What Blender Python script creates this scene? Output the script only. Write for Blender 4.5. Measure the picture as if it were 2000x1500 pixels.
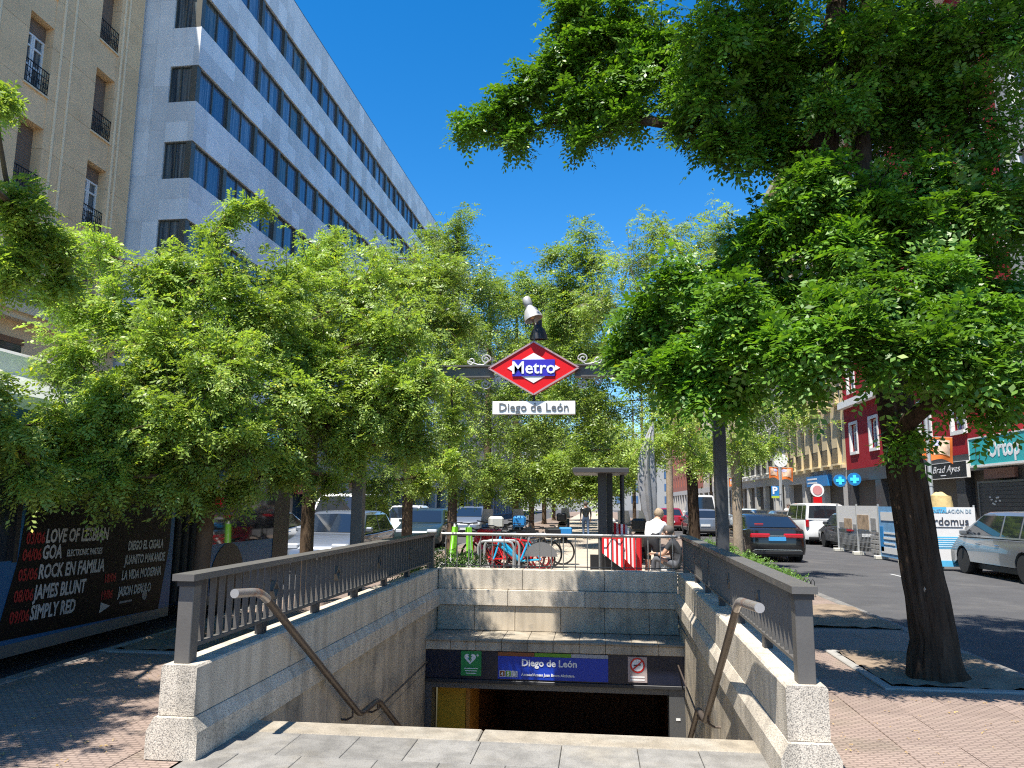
import bpy, bmesh, math, random
import numpy as np
from mathutils import Vector, Matrix
random.seed(7); RNG = np.random.default_rng(7)
for o in list(bpy.data.objects): bpy.data.objects.remove(o)
SC = bpy.context.scene; C = SC.collection
# ------------------------------------------------------------------ camera, sky, sun, exposure
F, CX, CY, VX, VY, H = 1500., 1000., 750., 1168., 983., 1.6     # focal length and street vanishing point, in pixels of the 2000 px photograph
PITCH = math.atan2(VY - CY, F); YAW = math.atan2(VX - CX, F / math.cos(PITCH)); ROLL = math.radians(.5)
_f = Vector((-math.sin(YAW) * math.cos(PITCH), math.cos(YAW) * math.cos(PITCH), math.sin(PITCH)))
_r0 = Vector((math.cos(YAW), math.sin(YAW), 0)); _u0 = _r0.cross(_f)
_r = math.cos(ROLL) * _r0 + math.sin(ROLL) * _u0; _u = -math.sin(ROLL) * _r0 + math.cos(ROLL) * _u0
cam = bpy.data.objects.new('camera', bpy.data.cameras.new('camera')); C.objects.link(cam)
cam.data.sensor_width = 36; cam.data.lens = F / 2000 * 36; cam.data.clip_start = .05; cam.data.clip_end = 3000
cam.matrix_world = Matrix(((_r.x, _u.x, -_f.x, 0), (_r.y, _u.y, -_f.y, 0), (_r.z, _u.z, -_f.z, H), (0, 0, 0, 1)))
SC.camera = cam
SUN = Vector((.20, .37, -1)).normalized()                        # the way the sunlight travels
W = bpy.data.worlds.new('World'); SC.world = W; W.use_nodes = True
nt = W.node_tree; bg = nt.nodes['Background']; sky = nt.nodes.new('ShaderNodeTexSky'); sky.sky_type = 'NISHITA'
sky.sun_disc = False; sky.sun_elevation = math.asin(-SUN.z); sky.sun_rotation = math.atan2(-SUN.x, -SUN.y) % (2 * math.pi)
sky.altitude = 650; sky.air_density = 1.0; sky.dust_density = .25; sky.ozone_density = 3.0
hs = nt.nodes.new('ShaderNodeHueSaturation'); hs.inputs['Saturation'].default_value = 1.39; hs.inputs['Value'].default_value = 1.0
nt.links.new(sky.outputs[0], hs.inputs['Color']); nt.links.new(hs.outputs[0], bg.inputs[0]); bg.inputs[1].default_value = .12
sl = bpy.data.lights.new('sun', 'SUN'); sl.energy = 5.0; sl.angle = math.radians(.53); sl.color = (1, .95, .86)
so = bpy.data.objects.new('sun', sl); C.objects.link(so); so.rotation_euler = SUN.to_track_quat('-Z', 'Y').to_euler(); so.location = (-8, -14, 40)
vs = SC.view_settings; vs.view_transform = 'Standard'; vs.look = 'None'; vs.gamma = 1; vs.exposure = .97; vs.use_curve_mapping = False
SC.render.engine = 'CYCLES'; cy = SC.cycles; cy.use_denoising = False; cy.pixel_filter_type = 'BLACKMAN_HARRIS'; cy.filter_width = 1.15; cy.max_bounces = 6; cy.transparent_max_bounces = 8
cy.diffuse_bounces = 3; cy.glossy_bounces = 3; cy.transmission_bounces = 4; cy.caustics_reflective = False; cy.caustics_refractive = False
cy.sample_clamp_indirect = 6
# ------------------------------------------------------------------ helpers: pixels of the photograph to points of the place
O = Vector((0, 0, H))
def ray(px, py): return (px - CX) / F * _r - (py - CY) / F * _u + _f
def gy(px, py, Y): d = ray(px, py); return O + d * (Y / d.y)
def gx(px, py, X): d = ray(px, py); return O + d * (X / d.x)
def gz(px, py, z=0): d = ray(px, py); return O + d * ((z - H) / d.z)
# ------------------------------------------------------------------ materials
MATS = {}
def lin(c): return tuple(c) if len(c) == 4 else (*c, 1)
def mat(name, col, rough=.6, metal=0, spec=.5, var=0, vscale=4, bump=0, bscale=40, island=0, stretch=None, emit=None, dirt=None, coat=0):
    """Principled surface: noise variation of the colour, random tone per loose piece, noise relief, optional dirt colour."""
    if name in MATS: return MATS[name]
    m = bpy.data.materials.new(name); m.use_nodes = True; MATS[name] = m
    t = m.node_tree; N = t.nodes; L = t.links; p = N['Principled BSDF']
    p.inputs['Roughness'].default_value = rough; p.inputs['Metallic'].default_value = metal; p.inputs['Specular IOR Level'].default_value = spec
    p.inputs['Coat Weight'].default_value = coat; p.inputs['Base Color'].default_value = lin(col)
    co = N.new('ShaderNodeTexCoord'); src = co.outputs['Object']
    if stretch:
        mp = N.new('ShaderNodeMapping'); mp.inputs['Scale'].default_value = stretch; L.new(src, mp.inputs[0]); src = mp.outputs[0]
    cur = None
    if var or island or dirt:
        rgb = N.new('ShaderNodeRGB'); rgb.outputs[0].default_value = lin(col); cur = rgb.outputs[0]
    if dirt:
        n = N.new('ShaderNodeTexNoise'); n.inputs['Scale'].default_value = dirt[1]; n.inputs['Detail'].default_value = 6; n.inputs['Roughness'].default_value = .65; L.new(src, n.inputs[0])
        r = N.new('ShaderNodeValToRGB'); r.color_ramp.elements[0].position = dirt[2]; r.color_ramp.elements[1].position = min(1, dirt[2] + .22); L.new(n.outputs[0], r.inputs[0])
        mx = N.new('ShaderNodeMixRGB'); mx.inputs[2].default_value = lin(dirt[0]); L.new(r.outputs[0], mx.inputs[0]); L.new(cur, mx.inputs[1]); cur = mx.outputs[0]
    if var:
        n = N.new('ShaderNodeTexNoise'); n.inputs['Scale'].default_value = vscale; n.inputs['Detail'].default_value = 5; n.inputs['Roughness'].default_value = .6; L.new(src, n.inputs[0])
        r = N.new('ShaderNodeMapRange'); r.inputs[1].default_value = .25; r.inputs[2].default_value = .75; r.inputs[3].default_value = 1 - var; r.inputs[4].default_value = 1 + var; L.new(n.outputs[0], r.inputs[0])
        mx = N.new('ShaderNodeVectorMath'); mx.operation = 'SCALE'; L.new(cur, mx.inputs[0]); L.new(r.outputs[0], mx.inputs['Scale']); cur = mx.outputs[0]
    if island:
        g = N.new('ShaderNodeNewGeometry'); ob = N.new('ShaderNodeObjectInfo'); ad = N.new('ShaderNodeMath'); ad.operation = 'ADD'; L.new(g.outputs['Random Per Island'], ad.inputs[0]); L.new(ob.outputs['Random'], ad.inputs[1])
        fr = N.new('ShaderNodeMath'); fr.operation = 'FRACT'; L.new(ad.outputs[0], fr.inputs[0])
        r = N.new('ShaderNodeMapRange'); r.inputs[3].default_value = 1 - island; r.inputs[4].default_value = 1 + island; L.new(fr.outputs[0], r.inputs[0])
        mx = N.new('ShaderNodeVectorMath'); mx.operation = 'SCALE'; L.new(cur, mx.inputs[0]); L.new(r.outputs[0], mx.inputs['Scale']); cur = mx.outputs[0]
    if cur is not None: L.new(cur, p.inputs['Base Color'])
    if bump:
        n = N.new('ShaderNodeTexNoise'); n.inputs['Scale'].default_value = bscale; n.inputs['Detail'].default_value = 6; L.new(src, n.inputs[0])
        b = N.new('ShaderNodeBump'); b.inputs['Strength'].default_value = bump; b.inputs['Distance'].default_value = .05 if name == 'furrowed_bark' else .02; L.new(n.outputs[0], b.inputs['Height']); L.new(b.outputs[0], p.inputs['Normal'])
    if emit: p.inputs['Emission Color'].default_value = lin(emit[0]); p.inputs['Emission Strength'].default_value = emit[1]
    return m
def granite(name, col, dark, grain=170, stain=None, island=.06):
    m = mat(name, col, .75, 0, .3, .13, 2.2, .25, 130, island, dirt=stain); t = m.node_tree; N = t.nodes; L = t.links; p = N['Principled BSDF']
    src = p.inputs['Base Color'].links[0].from_socket; co = N.new('ShaderNodeTexCoord')
    v = N.new('ShaderNodeTexNoise'); v.inputs['Scale'].default_value = grain; v.inputs['Detail'].default_value = 2; L.new(co.outputs['Object'], v.inputs[0])
    r = N.new('ShaderNodeValToRGB'); r.color_ramp.elements[0].position = .36; r.color_ramp.elements[1].position = .52; r.color_ramp.elements[0].color = lin([x / c for x, c in zip(dark, col)]); r.color_ramp.elements[1].color = (1.08, 1.08, 1.08, 1)
    L.new(v.outputs[0], r.inputs[0])
    mp = N.new('ShaderNodeMapping'); mp.inputs['Scale'].default_value = (7, 7, .45); geo = N.new('ShaderNodeNewGeometry'); L.new(geo.outputs['Position'], mp.inputs[0]); st = N.new('ShaderNodeTexNoise'); st.inputs['Scale'].default_value = 1; st.inputs['Detail'].default_value = 4; L.new(mp.outputs[0], st.inputs[0])
    sr = N.new('ShaderNodeMapRange'); sr.inputs[1].default_value = .35; sr.inputs[2].default_value = .6; sr.inputs[3].default_value = .78; sr.inputs[4].default_value = 1.06; L.new(st.outputs[0], sr.inputs[0]); sv = N.new('ShaderNodeVectorMath'); sv.operation = 'SCALE'; L.new(src, sv.inputs[0]); L.new(sr.outputs[0], sv.inputs['Scale']); src = sv.outputs[0]
    mx = N.new('ShaderNodeMixRGB'); mx.blend_type = 'MULTIPLY'; mx.inputs[0].default_value = 1; L.new(src, mx.inputs[1]); L.new(r.outputs[0], mx.inputs[2]); L.new(mx.outputs[0], p.inputs['Base Color'])
    return m
def leafmat(name, col, trans, tint):
    m = bpy.data.materials.new(name); m.use_nodes = True; MATS[name] = m; t = m.node_tree; N = t.nodes; L = t.links; p = N['Principled BSDF']; out = N['Material Output']
    g = N.new('ShaderNodeNewGeometry'); r = N.new('ShaderNodeValToRGB'); e = r.color_ramp.elements
    e[0].color = lin([c * .62 for c in col]); e[1].color = lin([col[0] * 1.5, col[1] * 1.3, col[2] * .9]); e.new(.55).color = lin(col); e.new(.93).color = lin([col[0] * 1.25, col[1] * 1.2, col[2]])
    e[-1].color = lin([col[0] * 2.3, col[1] * 1.55, col[2]])
    L.new(g.outputs['Random Per Island'], r.inputs[0]); n = N.new('ShaderNodeTexNoise'); n.inputs['Scale'].default_value = .9; co = N.new('ShaderNodeTexCoord'); L.new(co.outputs['Object'], n.inputs[0])
    mr = N.new('ShaderNodeMapRange'); mr.inputs[1].default_value = .3; mr.inputs[2].default_value = .7; mr.inputs[3].default_value = .75; mr.inputs[4].default_value = 1.3; L.new(n.outputs[0], mr.inputs[0])
    s = N.new('ShaderNodeVectorMath'); s.operation = 'SCALE'; L.new(r.outputs[0], s.inputs[0]); L.new(mr.outputs[0], s.inputs['Scale'])
    L.new(s.outputs[0], p.inputs['Base Color']); p.inputs['Roughness'].default_value = .42; p.inputs['Specular IOR Level'].default_value = .45
    tb = N.new('ShaderNodeBsdfTranslucent'); tm = N.new('ShaderNodeMixRGB'); tm.blend_type = 'MULTIPLY'; tm.inputs[0].default_value = 1; tm.inputs[2].default_value = lin(tint); L.new(s.outputs[0], tm.inputs[1]); L.new(tm.outputs[0], tb.inputs[0])
    mx = N.new('ShaderNodeMixShader'); mx.inputs[0].default_value = trans; L.new(p.outputs[0], mx.inputs[1]); L.new(tb.outputs[0], mx.inputs[2]); L.new(mx.outputs[0], out.inputs[0])
    return m
def glassmat(name, col=(.02, .03, .04), rough=.06, spec=.9):
    m = mat(name, col, rough, 0, spec); return m
GRAN = granite('light_granite', (.62, .545, .44), (.25, .22, .185), 150, ((.30, .27, .22), 2.0, .56))
GRANP = granite('panel_granite', (.50, .425, .32), (.36, .31, .245), 220, ((.20, .19, .17), 1.3, .5))
GRANS = granite('slab_granite', (.235, .222, .20), (.17, .16, .146), 190, ((.26, .23, .18), 1.2, .50), .16)
GRANE = granite('edge_granite', (.32, .275, .21), (.225, .195, .155), 190, ((.38, .35, .29), 1.6, .5))
STEEL = mat('grey_painted_steel', (.118, .110, .10), .5, .1, .5, .12, 6, .06, 60, dirt=((.26, .22, .17), 5, .66))
DARKST = mat('dark_painted_steel', (.035, .036, .04), .45, .2, .5, .1, 5)
RUSTY = mat('worn_brown_steel', (.11, .085, .07), .5, .4, .5, .25, 9, .1, 60, dirt=((.30, .10, .035), 7, .63))
BLACK = mat('black_plastic', (.012, .012, .013), .5)
WHITE = mat('white_paint', (.80, .80, .78), .45, var=.04)
CHROME = mat('chrome', (.6, .6, .6), .2, 1)
ASPH = mat('asphalt', (.076, .075, .077), .88, 0, .3, .16, 1.3, .5, 160, dirt=((.12, .115, .11), .5, .52))
SOIL = mat('dry_soil', (.23, .175, .125), .95, 0, .2, .3, 5, .9, 25)
KERB = granite('kerb_granite', (.19, .18, .165), (.13, .125, .12), 150)
GLASS = glassmat('dark_glass'); 
BARK = mat('furrowed_bark', (.055, .037, .025), .95, 0, .12, .55, 14, 1.0, 20, stretch=(1, 1, .14), dirt=((.10, .075, .055), 9, .6))
BARKY = mat('young_bark', (.11, .075, .05), .9, 0, .2, .3, 9, .6, 40, stretch=(1, 1, .3))
BARKP = mat('pale_bark', (.30, .24, .18), .9, 0, .2, .35, 5, .5, 30, stretch=(1, 1, .4))
LEAFA = leafmat('locust_leaf', (.115, .235, .028), .32, (1.5, 1.6, .5))
LEAFB = leafmat('pagoda_leaf', (.27, .375, .085), .38, (1.4, 1.5, .5))
LEAFC = leafmat('far_leaf', (.22, .32, .07), .36, (1.4, 1.5, .5))
LEAFD = leafmat('hedge_leaf', (.10, .20, .035), .25, (1.4, 1.5, .5))
# ------------------------------------------------------------------ mesh builder and objects
ORG = {}
class MB:
    def __init__(s): s.v = []; s.f = []; s.m = []; s.mi = 0
    def add(s, vs, fs):
        b = len(s.v); s.v += [tuple(p) for p in vs]; s.f += [tuple(b + i for i in f) for f in fs]; s.m += [s.mi] * len(fs); return s
    def box(s, x0, x1, y0, y1, z0, z1, bev=0):
        if bev:
            b = min(bev, abs(x1 - x0) * .45, abs(y1 - y0) * .45, abs(z1 - z0) * .45); bm = bmesh.new(); bmesh.ops.create_cube(bm, size=1)
            for q in bm.verts: q.co = ((x0 + x1) / 2 + q.co.x * (x1 - x0), (y0 + y1) / 2 + q.co.y * (y1 - y0), (z0 + z1) / 2 + q.co.z * (z1 - z0))
            bmesh.ops.bevel(bm, geom=bm.edges[:], offset=b, segments=1, affect='EDGES'); bm.verts.index_update()
            s.add([q.co[:] for q in bm.verts], [[q.index for q in f.verts] for f in bm.faces]); bm.free(); return s
        return s.add([(x0, y0, z0), (x1, y0, z0), (x1, y1, z0), (x0, y1, z0), (x0, y0, z1), (x1, y0, z1), (x1, y1, z1), (x0, y1, z1)],
                     [(0, 3, 2, 1), (4, 5, 6, 7), (0, 1, 5, 4), (1, 2, 6, 5), (2, 3, 7, 6), (3, 0, 4, 7)])
    def tube(s, pts, rad, n=10, cap=True, ridge=None):
        pts = [Vector(p) for p in pts]; k = len(pts); rad = rad if hasattr(rad, '__len__') else [rad] * k; vs = []; fs = []
        t0 = (pts[1] - pts[0]).normalized(); a = t0.orthogonal().normalized()
        for i, p in enumerate(pts):
            t = (pts[min(i + 1, k - 1)] - pts[max(i - 1, 0)]).normalized(); a = (a - t * a.dot(t)).normalized(); b = t.cross(a)
            for j in range(n):
                th = 2 * math.pi * j / n; r = rad[i] * (ridge(th, i) if ridge else 1); vs.append(p + a * math.cos(th) * r + b * math.sin(th) * r)
        for i in range(k - 1):
            for j in range(n): fs.append((i * n + j, i * n + (j + 1) % n, (i + 1) * n + (j + 1) % n, (i + 1) * n + j))
        if cap: fs += [tuple(reversed(range(n))), tuple(range((k - 1) * n, k * n))]
        return s.add(vs, fs)
    def cyl(s, p0, p1, r0, r1=None, n=12): return s.tube([p0, p1], [r0, r0 if r1 is None else r1], n)
    def bar(s, p0, p1, w, d, up=(0, 0, 1)):
        p0, p1 = Vector(p0), Vector(p1); t = (p1 - p0).normalized(); u = Vector(up); x = t.cross(u)
        if x.length < 1e-4: x = t.cross(Vector((0, 1, 0)))
        x.normalize(); y = x.cross(t); x *= w / 2; y *= d / 2
        return s.add([p0 - x - y, p0 + x - y, p0 + x + y, p0 - x + y, p1 - x - y, p1 + x - y, p1 + x + y, p1 - x + y], [(0, 3, 2, 1), (4, 5, 6, 7), (0, 1, 5, 4), (1, 2, 6, 5), (2, 3, 7, 6), (3, 0, 4, 7)])
    def prism(s, poly, fn, d0, d1):
        """poly of 2-D points, fn(u, v, depth) -> 3-D point."""
        n = len(poly); vs = [fn(u, v, d0) for u, v in poly] + [fn(u, v, d1) for u, v in poly]
        return s.add(vs, [tuple(reversed(range(n))), tuple(range(n, 2 * n))] + [(i, (i + 1) % n, n + (i + 1) % n, n + i) for i in range(n)])
    def lathe(s, prof, c=(0, 0, 0), ax='z', n=20, mtx=None):
        vs = []; fs = []; k = len(prof)
        for r, h in prof:
            for j in range(n):
                th = 2 * math.pi * j / n; a, b = r * math.cos(th), r * math.sin(th); p = {'z': (a, b, h), 'x': (h, a, b), 'y': (a, h, b)}[ax]
                p = mtx @ Vector(p) if mtx else Vector(p); vs.append(p + Vector(c))
        for i in range(k - 1):
            for j in range(n): fs.append((i * n + j, i * n + (j + 1) % n, (i + 1) * n + (j + 1) % n, (i + 1) * n + j))
        fs += [tuple(range(n)), tuple(range((k - 1) * n, k * n))]
        return s.add(vs, fs)
    def ell(s, c, r, n=10, k=7, jit=0):
        vs = []; fs = []
        for i in range(k + 1):
            ph = math.pi * i / k
            for j in range(n):
                th = 2 * math.pi * j / n; q = 1 + random.uniform(-jit, jit); vs.append((c[0] + r[0] * math.sin(ph) * math.cos(th) * q, c[1] + r[1] * math.sin(ph) * math.sin(th) * q, c[2] + r[2] * math.cos(ph) * q))
        for i in range(k):
            for j in range(n): fs.append((i * n + j, (i + 1) * n + j, (i + 1) * n + (j + 1) % n, i * n + (j + 1) % n))
        return s.add(vs, fs)
    def build(s, name, mats, parent=None, smooth=False, kind=None):
        me = bpy.data.meshes.new(name); o0 = ORG.get(parent.name, Vector()) if parent else Vector()
        me.from_pydata([(x - o0.x, y - o0.y, z - o0.z) for x, y, z in s.v], [], s.f); mats = mats if isinstance(mats, (list, tuple)) else [mats]
        for m in mats: me.materials.append(m)
        if len(mats) > 1: me.polygons.foreach_set('material_index', s.m)
        if smooth: me.polygons.foreach_set('use_smooth', [True] * len(me.polygons))
        bm = bmesh.new(); bm.from_mesh(me); bmesh.ops.recalc_face_normals(bm, faces=bm.faces[:]); bm.to_mesh(me); bm.free()
        if smooth and hasattr(me, 'set_sharp_from_angle'): me.set_sharp_from_angle(angle=math.radians(42))
        me.update(); return link(name, me, parent, kind)
def link(name, me, parent=None, kind=None):
    o = bpy.data.objects.new(name, me); C.objects.link(o)
    if parent: o.parent = parent; ORG[o.name] = ORG.get(parent.name, Vector())
    if kind: o['kind'] = kind
    return o
def tag(o, label, cat, group=None):
    o['label'] = label; o['category'] = cat
    if group: o['group'] = group
    return o
def thing(name, label, cat, loc=(0, 0, 0), group=None):
    o = bpy.data.objects.new(name, None); C.objects.link(o); o.location = loc; o.empty_display_size = .2; ORG[o.name] = Vector(loc); return tag(o, label, cat, group)
def copy_tree(o, parent=None):
    c = o.copy(); C.objects.link(c); c.parent = parent
    for ch in [x for x in C.objects if x.parent == o]: copy_tree(ch, c)
    return c
def dup(o, parent, off):                                          # another piece that shares the mesh
    c = bpy.data.objects.new(o.name.split('.')[0], o.data); C.objects.link(c); c.parent = parent; c.location = off; ORG[c.name] = ORG.get(parent.name, Vector()); return c
def text(s, size, m, parent, origin, ux, uy, name='lettering', ext=.003, align='LEFT', bold=0, sx=1, shear=0):
    cu = bpy.data.curves.new('t', 'FONT'); cu.body = s; cu.size = size; cu.extrude = ext; cu.align_x = align; cu.offset = bold; cu.resolution_u = 2; cu.shear = shear
    ob = bpy.data.objects.new('t', cu); C.objects.link(ob); me = bpy.data.meshes.new_from_object(ob.evaluated_get(bpy.context.evaluated_depsgraph_get())); bpy.data.objects.remove(ob); bpy.data.curves.remove(cu)
    ux = Vector(ux).normalized(); uy = Vector(uy).normalized(); uz = ux.cross(uy); o0 = ORG.get(parent.name, Vector()); org = Vector(origin) - o0
    M = Matrix(((ux.x * sx, uy.x, uz.x, org.x), (ux.y * sx, uy.y, uz.y, org.y), (ux.z * sx, uy.z, uz.z, org.z), (0, 0, 0, 1))); me.transform(M)
    me.materials.clear(); me.materials.append(m); me.name = name; return link(name, me, parent)
# ================================================================== THE SETTING
KL, KR = -5.35, 4.12                                               # kerbs of the planted boulevard between the two carriageways
PX0, PX1, PY0, PY1 = -2.60, 1.20, 5.74, 12.62                      # the stairwell opening
def sheet(name, rects, z, m, parent=None, kind='structure'):
    b = MB()
    for x0, x1, y0, y1 in rects: b.add([(x0, y0, z), (x1, y0, z), (x1, y1, z), (x0, y1, z)], [(0, 1, 2, 3)])
    return b.build(name, m, parent, kind=None if parent else kind)
def around(X0, X1, Y0, Y1, hy=PY0): return [(X0, X1, Y0, hy), (X0, PX0, hy, PY1), (PX1, X1, hy, PY1), (X0, X1, PY1, Y1)]
sheet('ground', around(-400, 400, -300, 900), -.17, mat('far_ground', (.16, .15, .14), .9, var=.1))
def tilemat():
    m = mat('ribbed_paving', (.285, .215, .178), .85, 0, .25, .22, 1.7, 0, 1, .07, dirt=((.235, .19, .145), 1.6, .47)); t = m.node_tree; N = t.nodes; L = t.links; p = N['Principled BSDF']
    co = N.new('ShaderNodeTexCoord'); br = N.new('ShaderNodeTexBrick'); br.inputs['Scale'].default_value = 1; br.inputs['Brick Width'].default_value = .075; br.inputs['Row Height'].default_value = .038
    br.inputs['Mortar Size'].default_value = .006; br.inputs['Mortar Smooth'].default_value = .3; br.inputs['Color1'].default_value = br.inputs['Color2'].default_value = (1, 1, 1, 1); br.inputs['Mortar'].default_value = (0, 0, 0, 1)
    geo = N.new('ShaderNodeNewGeometry'); L.new(geo.outputs['Position'], br.inputs['Vector']); b = N.new('ShaderNodeBump'); b.inputs['Strength'].default_value = .9; b.inputs['Distance'].default_value = .012; L.new(br.outputs['Color'], b.inputs['Height']); L.new(b.outputs[0], p.inputs['Normal'])
    src = p.inputs['Base Color'].links[0].from_socket; r = N.new('ShaderNodeMapRange'); r.inputs[3].default_value = .72; r.inputs[4].default_value = 1.05; L.new(br.outputs['Color'], r.inputs[0])
    s = N.new('ShaderNodeVectorMath'); s.operation = 'SCALE'; L.new(src, s.inputs[0]); L.new(r.outputs[0], s.inputs['Scale']); L.new(s.outputs[0], p.inputs['Base Color']); return m
TILE = tilemat()
PATH = mat('sandy_path', (.42, .36, .29), .9, 0, .2, .15, 1.5, .4, 60)
pav = sheet('pavement', around(KL + .16, KR - .16, -8, 160, 2.7), -.006, TILE)
sheet('path', [(-2.9, 1.9, 15.2, 150)], -.002, PATH)
SIDE = mat('grey_pavement_slabs', (.30, .285, .26), .85, 0, .3, .15, 3, .2, 40, .08)
# paving tiles one by one near the camera
tn = 0; TS = .40; tb = MB().box(.002, TS - .002, .002, TS - .002, -.005, 0, .002); t0 = None; rest = MB()
soil_at = [(2.62, 4.0, 7.55, 9.2), (2.3, 4.0, 11.0, 13.4), (-5.2, -4.1, 8.1, 9.6)]
for side in (0, 1):
    for i in range(40):
        for j in range(7):
            x = (1.62 + j * TS) if side else (-2.95 - (j + 1) * TS); y = 4.2 + i * TS
            if x + TS > KR - .16 or x < KL + .16 or (side and x < 1.66) or any(a < x + TS and x < b and c < y + TS and y < d for a, b, c, d in soil_at): continue
            if tn >= 130: rest.box(x + .004, x + TS - .004, y + .004, y + TS - .004, -.005, .0005); continue
            tn += 1
            if t0 is None: t0 = tb.build('tile', TILE, pav); t0.location = (x, y, 0)
            else: dup(t0, pav, (x, y, random.uniform(-.0015, .0015)))
    tn = 0
rest.build('distant_tiles', TILE, pav, kind='stuff')
for i, (a, b, c, d) in enumerate(soil_at):
    bb = MB(); n = 14
    bb.add([(a + (b - a) * u / n, c + (d - c) * v / n, .004 + random.uniform(0, .035)) for v in range(n + 1) for u in range(n + 1)], [(v * (n + 1) + u, v * (n + 1) + u + 1, (v + 1) * (n + 1) + u + 1, (v + 1) * (n + 1) + u) for v in range(n) for u in range(n)])
    bb.build('tree_pit_soil', SOIL, smooth=True, kind='structure')
    for (x0, x1, y0, y1) in () if i == 1 else ((a - .1, b + .02, c - .1, c), (a - .1, b + .02, d, d + .1), (a - .1, a, c, d)): MB().box(x0, x1, y0, y1, -.05, .012, .008).build('soil_border', SIDE, kind='structure')
# carriageways, kerbs, far pavements
road = sheet('road_right', [(KR, 11.8, -40, 320)], -.14, ASPH); road2 = sheet('road_left', [(-13.8, KL, -40, 320)], -.14, ASPH)
MARK = mat('road_marking_paint', (.40, .40, .39), .75, var=.2, vscale=20, dirt=((.13, .13, .13), 9, .5))
for i in range(9): sheet('lane_marking', [(7.55, 7.64, 18.5 + i * 12, 21.5 + i * 12)], -.135, MARK, road)
SIDE = mat('grey_pavement_slabs', (.36, .35, .34), .85, 0, .3, .15, 3, .2, 40, .08)
MB().box(11.8, 15.2, -30, 300, -.16, -.005).build('pavement_right', SIDE, kind='structure'); MB().box(-19.4, -13.8, -30, 300, -.16, -.005).build('pavement_left', SIDE, kind='structure')
for nm, x0, x1 in (('kerb_boulevard_right', KR - .16, KR), ('kerb_boulevard_left', KL, KL + .16), ('kerb_far_right', 11.65, 11.8), ('kerb_far_left', -13.8, -13.65)):
    near = abs(x0) < 6; kb = None; par = MB().box(x0 + .004, x1 - .004, 40 if near else -30, 160, -.165, -.012).build(nm, KERB, kind='structure')
    if near:
        for i in range(34):
            y = 3.5 + i * 1.08
            if kb is None: kb = MB().box(x0, x1, 0, 1.07, -.165, .004, .012).build('kerb_stone', KERB, par); kb.location = (0, y, 0)
            else: dup(kb, par, (random.uniform(-.004, .004), y, random.uniform(-.004, .003)))
mh = thing('drain_cover', 'small square metal inspection cover set in the pink paving at right', 'drain cover', (3.55, 6.72, 0)); MB().box(3.38, 3.72, 6.6, 6.84, -.004, .004).build('lid', mat('worn_iron', (.16, .15, .14), .7, .4, var=.2, vscale=20), mh)
MB().box(3.36, 3.74, 6.58, 6.86, -.004, .0025).build('frame', SOIL, mh)

# ================================================================== METRO STAIRWELL
def inner(side, y): return -2.54 if side < 0 else 1.09 + .0195 * (y - 4.9)
def seg(b, side, poly, y0, y1):                                    # a run of side wall: poly of (outward offset, z)
    n = len(poly); vs = [(inner(side, y) + side * o, y, z) for y in (y0, y1) for o, z in poly]
    b.add(vs, [tuple(range(n)), tuple(range(n, 2 * n))] + [(i, (i + 1) % n, n + (i + 1) % n, n + i) for i in range(n)]); return b
UP = [(0, .254), (0, .545), (.012, .56), (.228, .56), (.24, .545), (.24, .254)]
MO = [(-.05, 0), (-.05, .165), (-.006, .25), (.246, .25), (.29, .165), (.29, 0)]
ent = thing('metro_stairwell', 'granite stairwell with parapet walls leading down to the metro', 'stairwell', (-.7, 9, 0))
WJ = mat('dark_joint_mortar', (.10, .095, .09), .9)
for side in (-1, 1):
    wl = seg(MB(), side, [(.02, -3.6), (.02, .54), (.22, .54), (.22, -3.6)], 4.9, 12.6).build('parapet_wall', WJ, ent)
    wl['label'] = 'granite parapet on the %s of the stairs' % ('left' if side < 0 else 'right')
    y = 4.86; ls = [1.55, .95, 1.5, 1.25, 1.3, 1.15] if side < 0 else [1.0, 1.45, 1.2, 1.35, 1.4, 1.3]
    for l in ls: seg(MB(), side, UP, y + .004, min(y + l, 12.44) - .004).build('coping_block', GRAN, wl); y += l
    y = 4.82; ls = [1.75, 1.9, 1.45, 1.3, 1.3] if side < 0 else [1.35, 1.7, 1.6, 1.5, 1.5]
    for l in ls: seg(MB(), side, MO, y + .004, min(y + l, 12.40) - .004).build('plinth_block', GRAN, wl); y += l
    for r in range(4):
        for k in range(11):
            y0 = 5.45 + k * .64 + (0 if r % 2 == 0 else .0); z1 = -.006 - r * .86
            seg(MB(), side, [(0, z1 - .852), (0, z1), (.06, z1), (.06, z1 - .852)], y0 + .003, min(y0 + .637, 12.44)).build('wall_slab', GRANP, wl)
xl, xr = inner(-1, 12.5), inner(1, 12.5)
bw = MB().box(xl + .01, xr - .01, 12.46, 12.66, -.5, .54).build('back_wall', WJ, ent)
def row(z0, z1, yf, cuts, nm, m):
    xs = [xl + .006] + [xl + (xr - xl) * c for c in cuts] + [xr - .006]
    for a, b in zip(xs, xs[1:]): MB().box(a + .003, b - .003, yf, yf + .27, z0, z1, .006).build(nm, m, bw)
row(.254, .56, 12.42, (.36, .70), 'coping_block', GRAN); row(.01, .25, 12.36, (.30, .62), 'plinth_block', GRAN); row(-.375, .006, 12.40, (.16, .33, .52, .70, .88), 'wall_slab', GRANP)
LG = MB().box(xl - .05, xr + .05, 11.66, 12.4, -.60, -.41).build('ledge', WJ, ent)
n = 10
for i in range(n):
    a, b = xl + (xr - xl) * i / n, xl + (xr - xl) * (i + 1) / n
    MB().box(a + .003, b - .003, 11.57, 12.40, -.408, -.378, .005).build('ledge_slab', GRANE, LG)
    MB().box(a + .003, b - .003, 11.60, 11.655, -.535, -.412, .004).build('fascia_slab', GRANP, LG)
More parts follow.
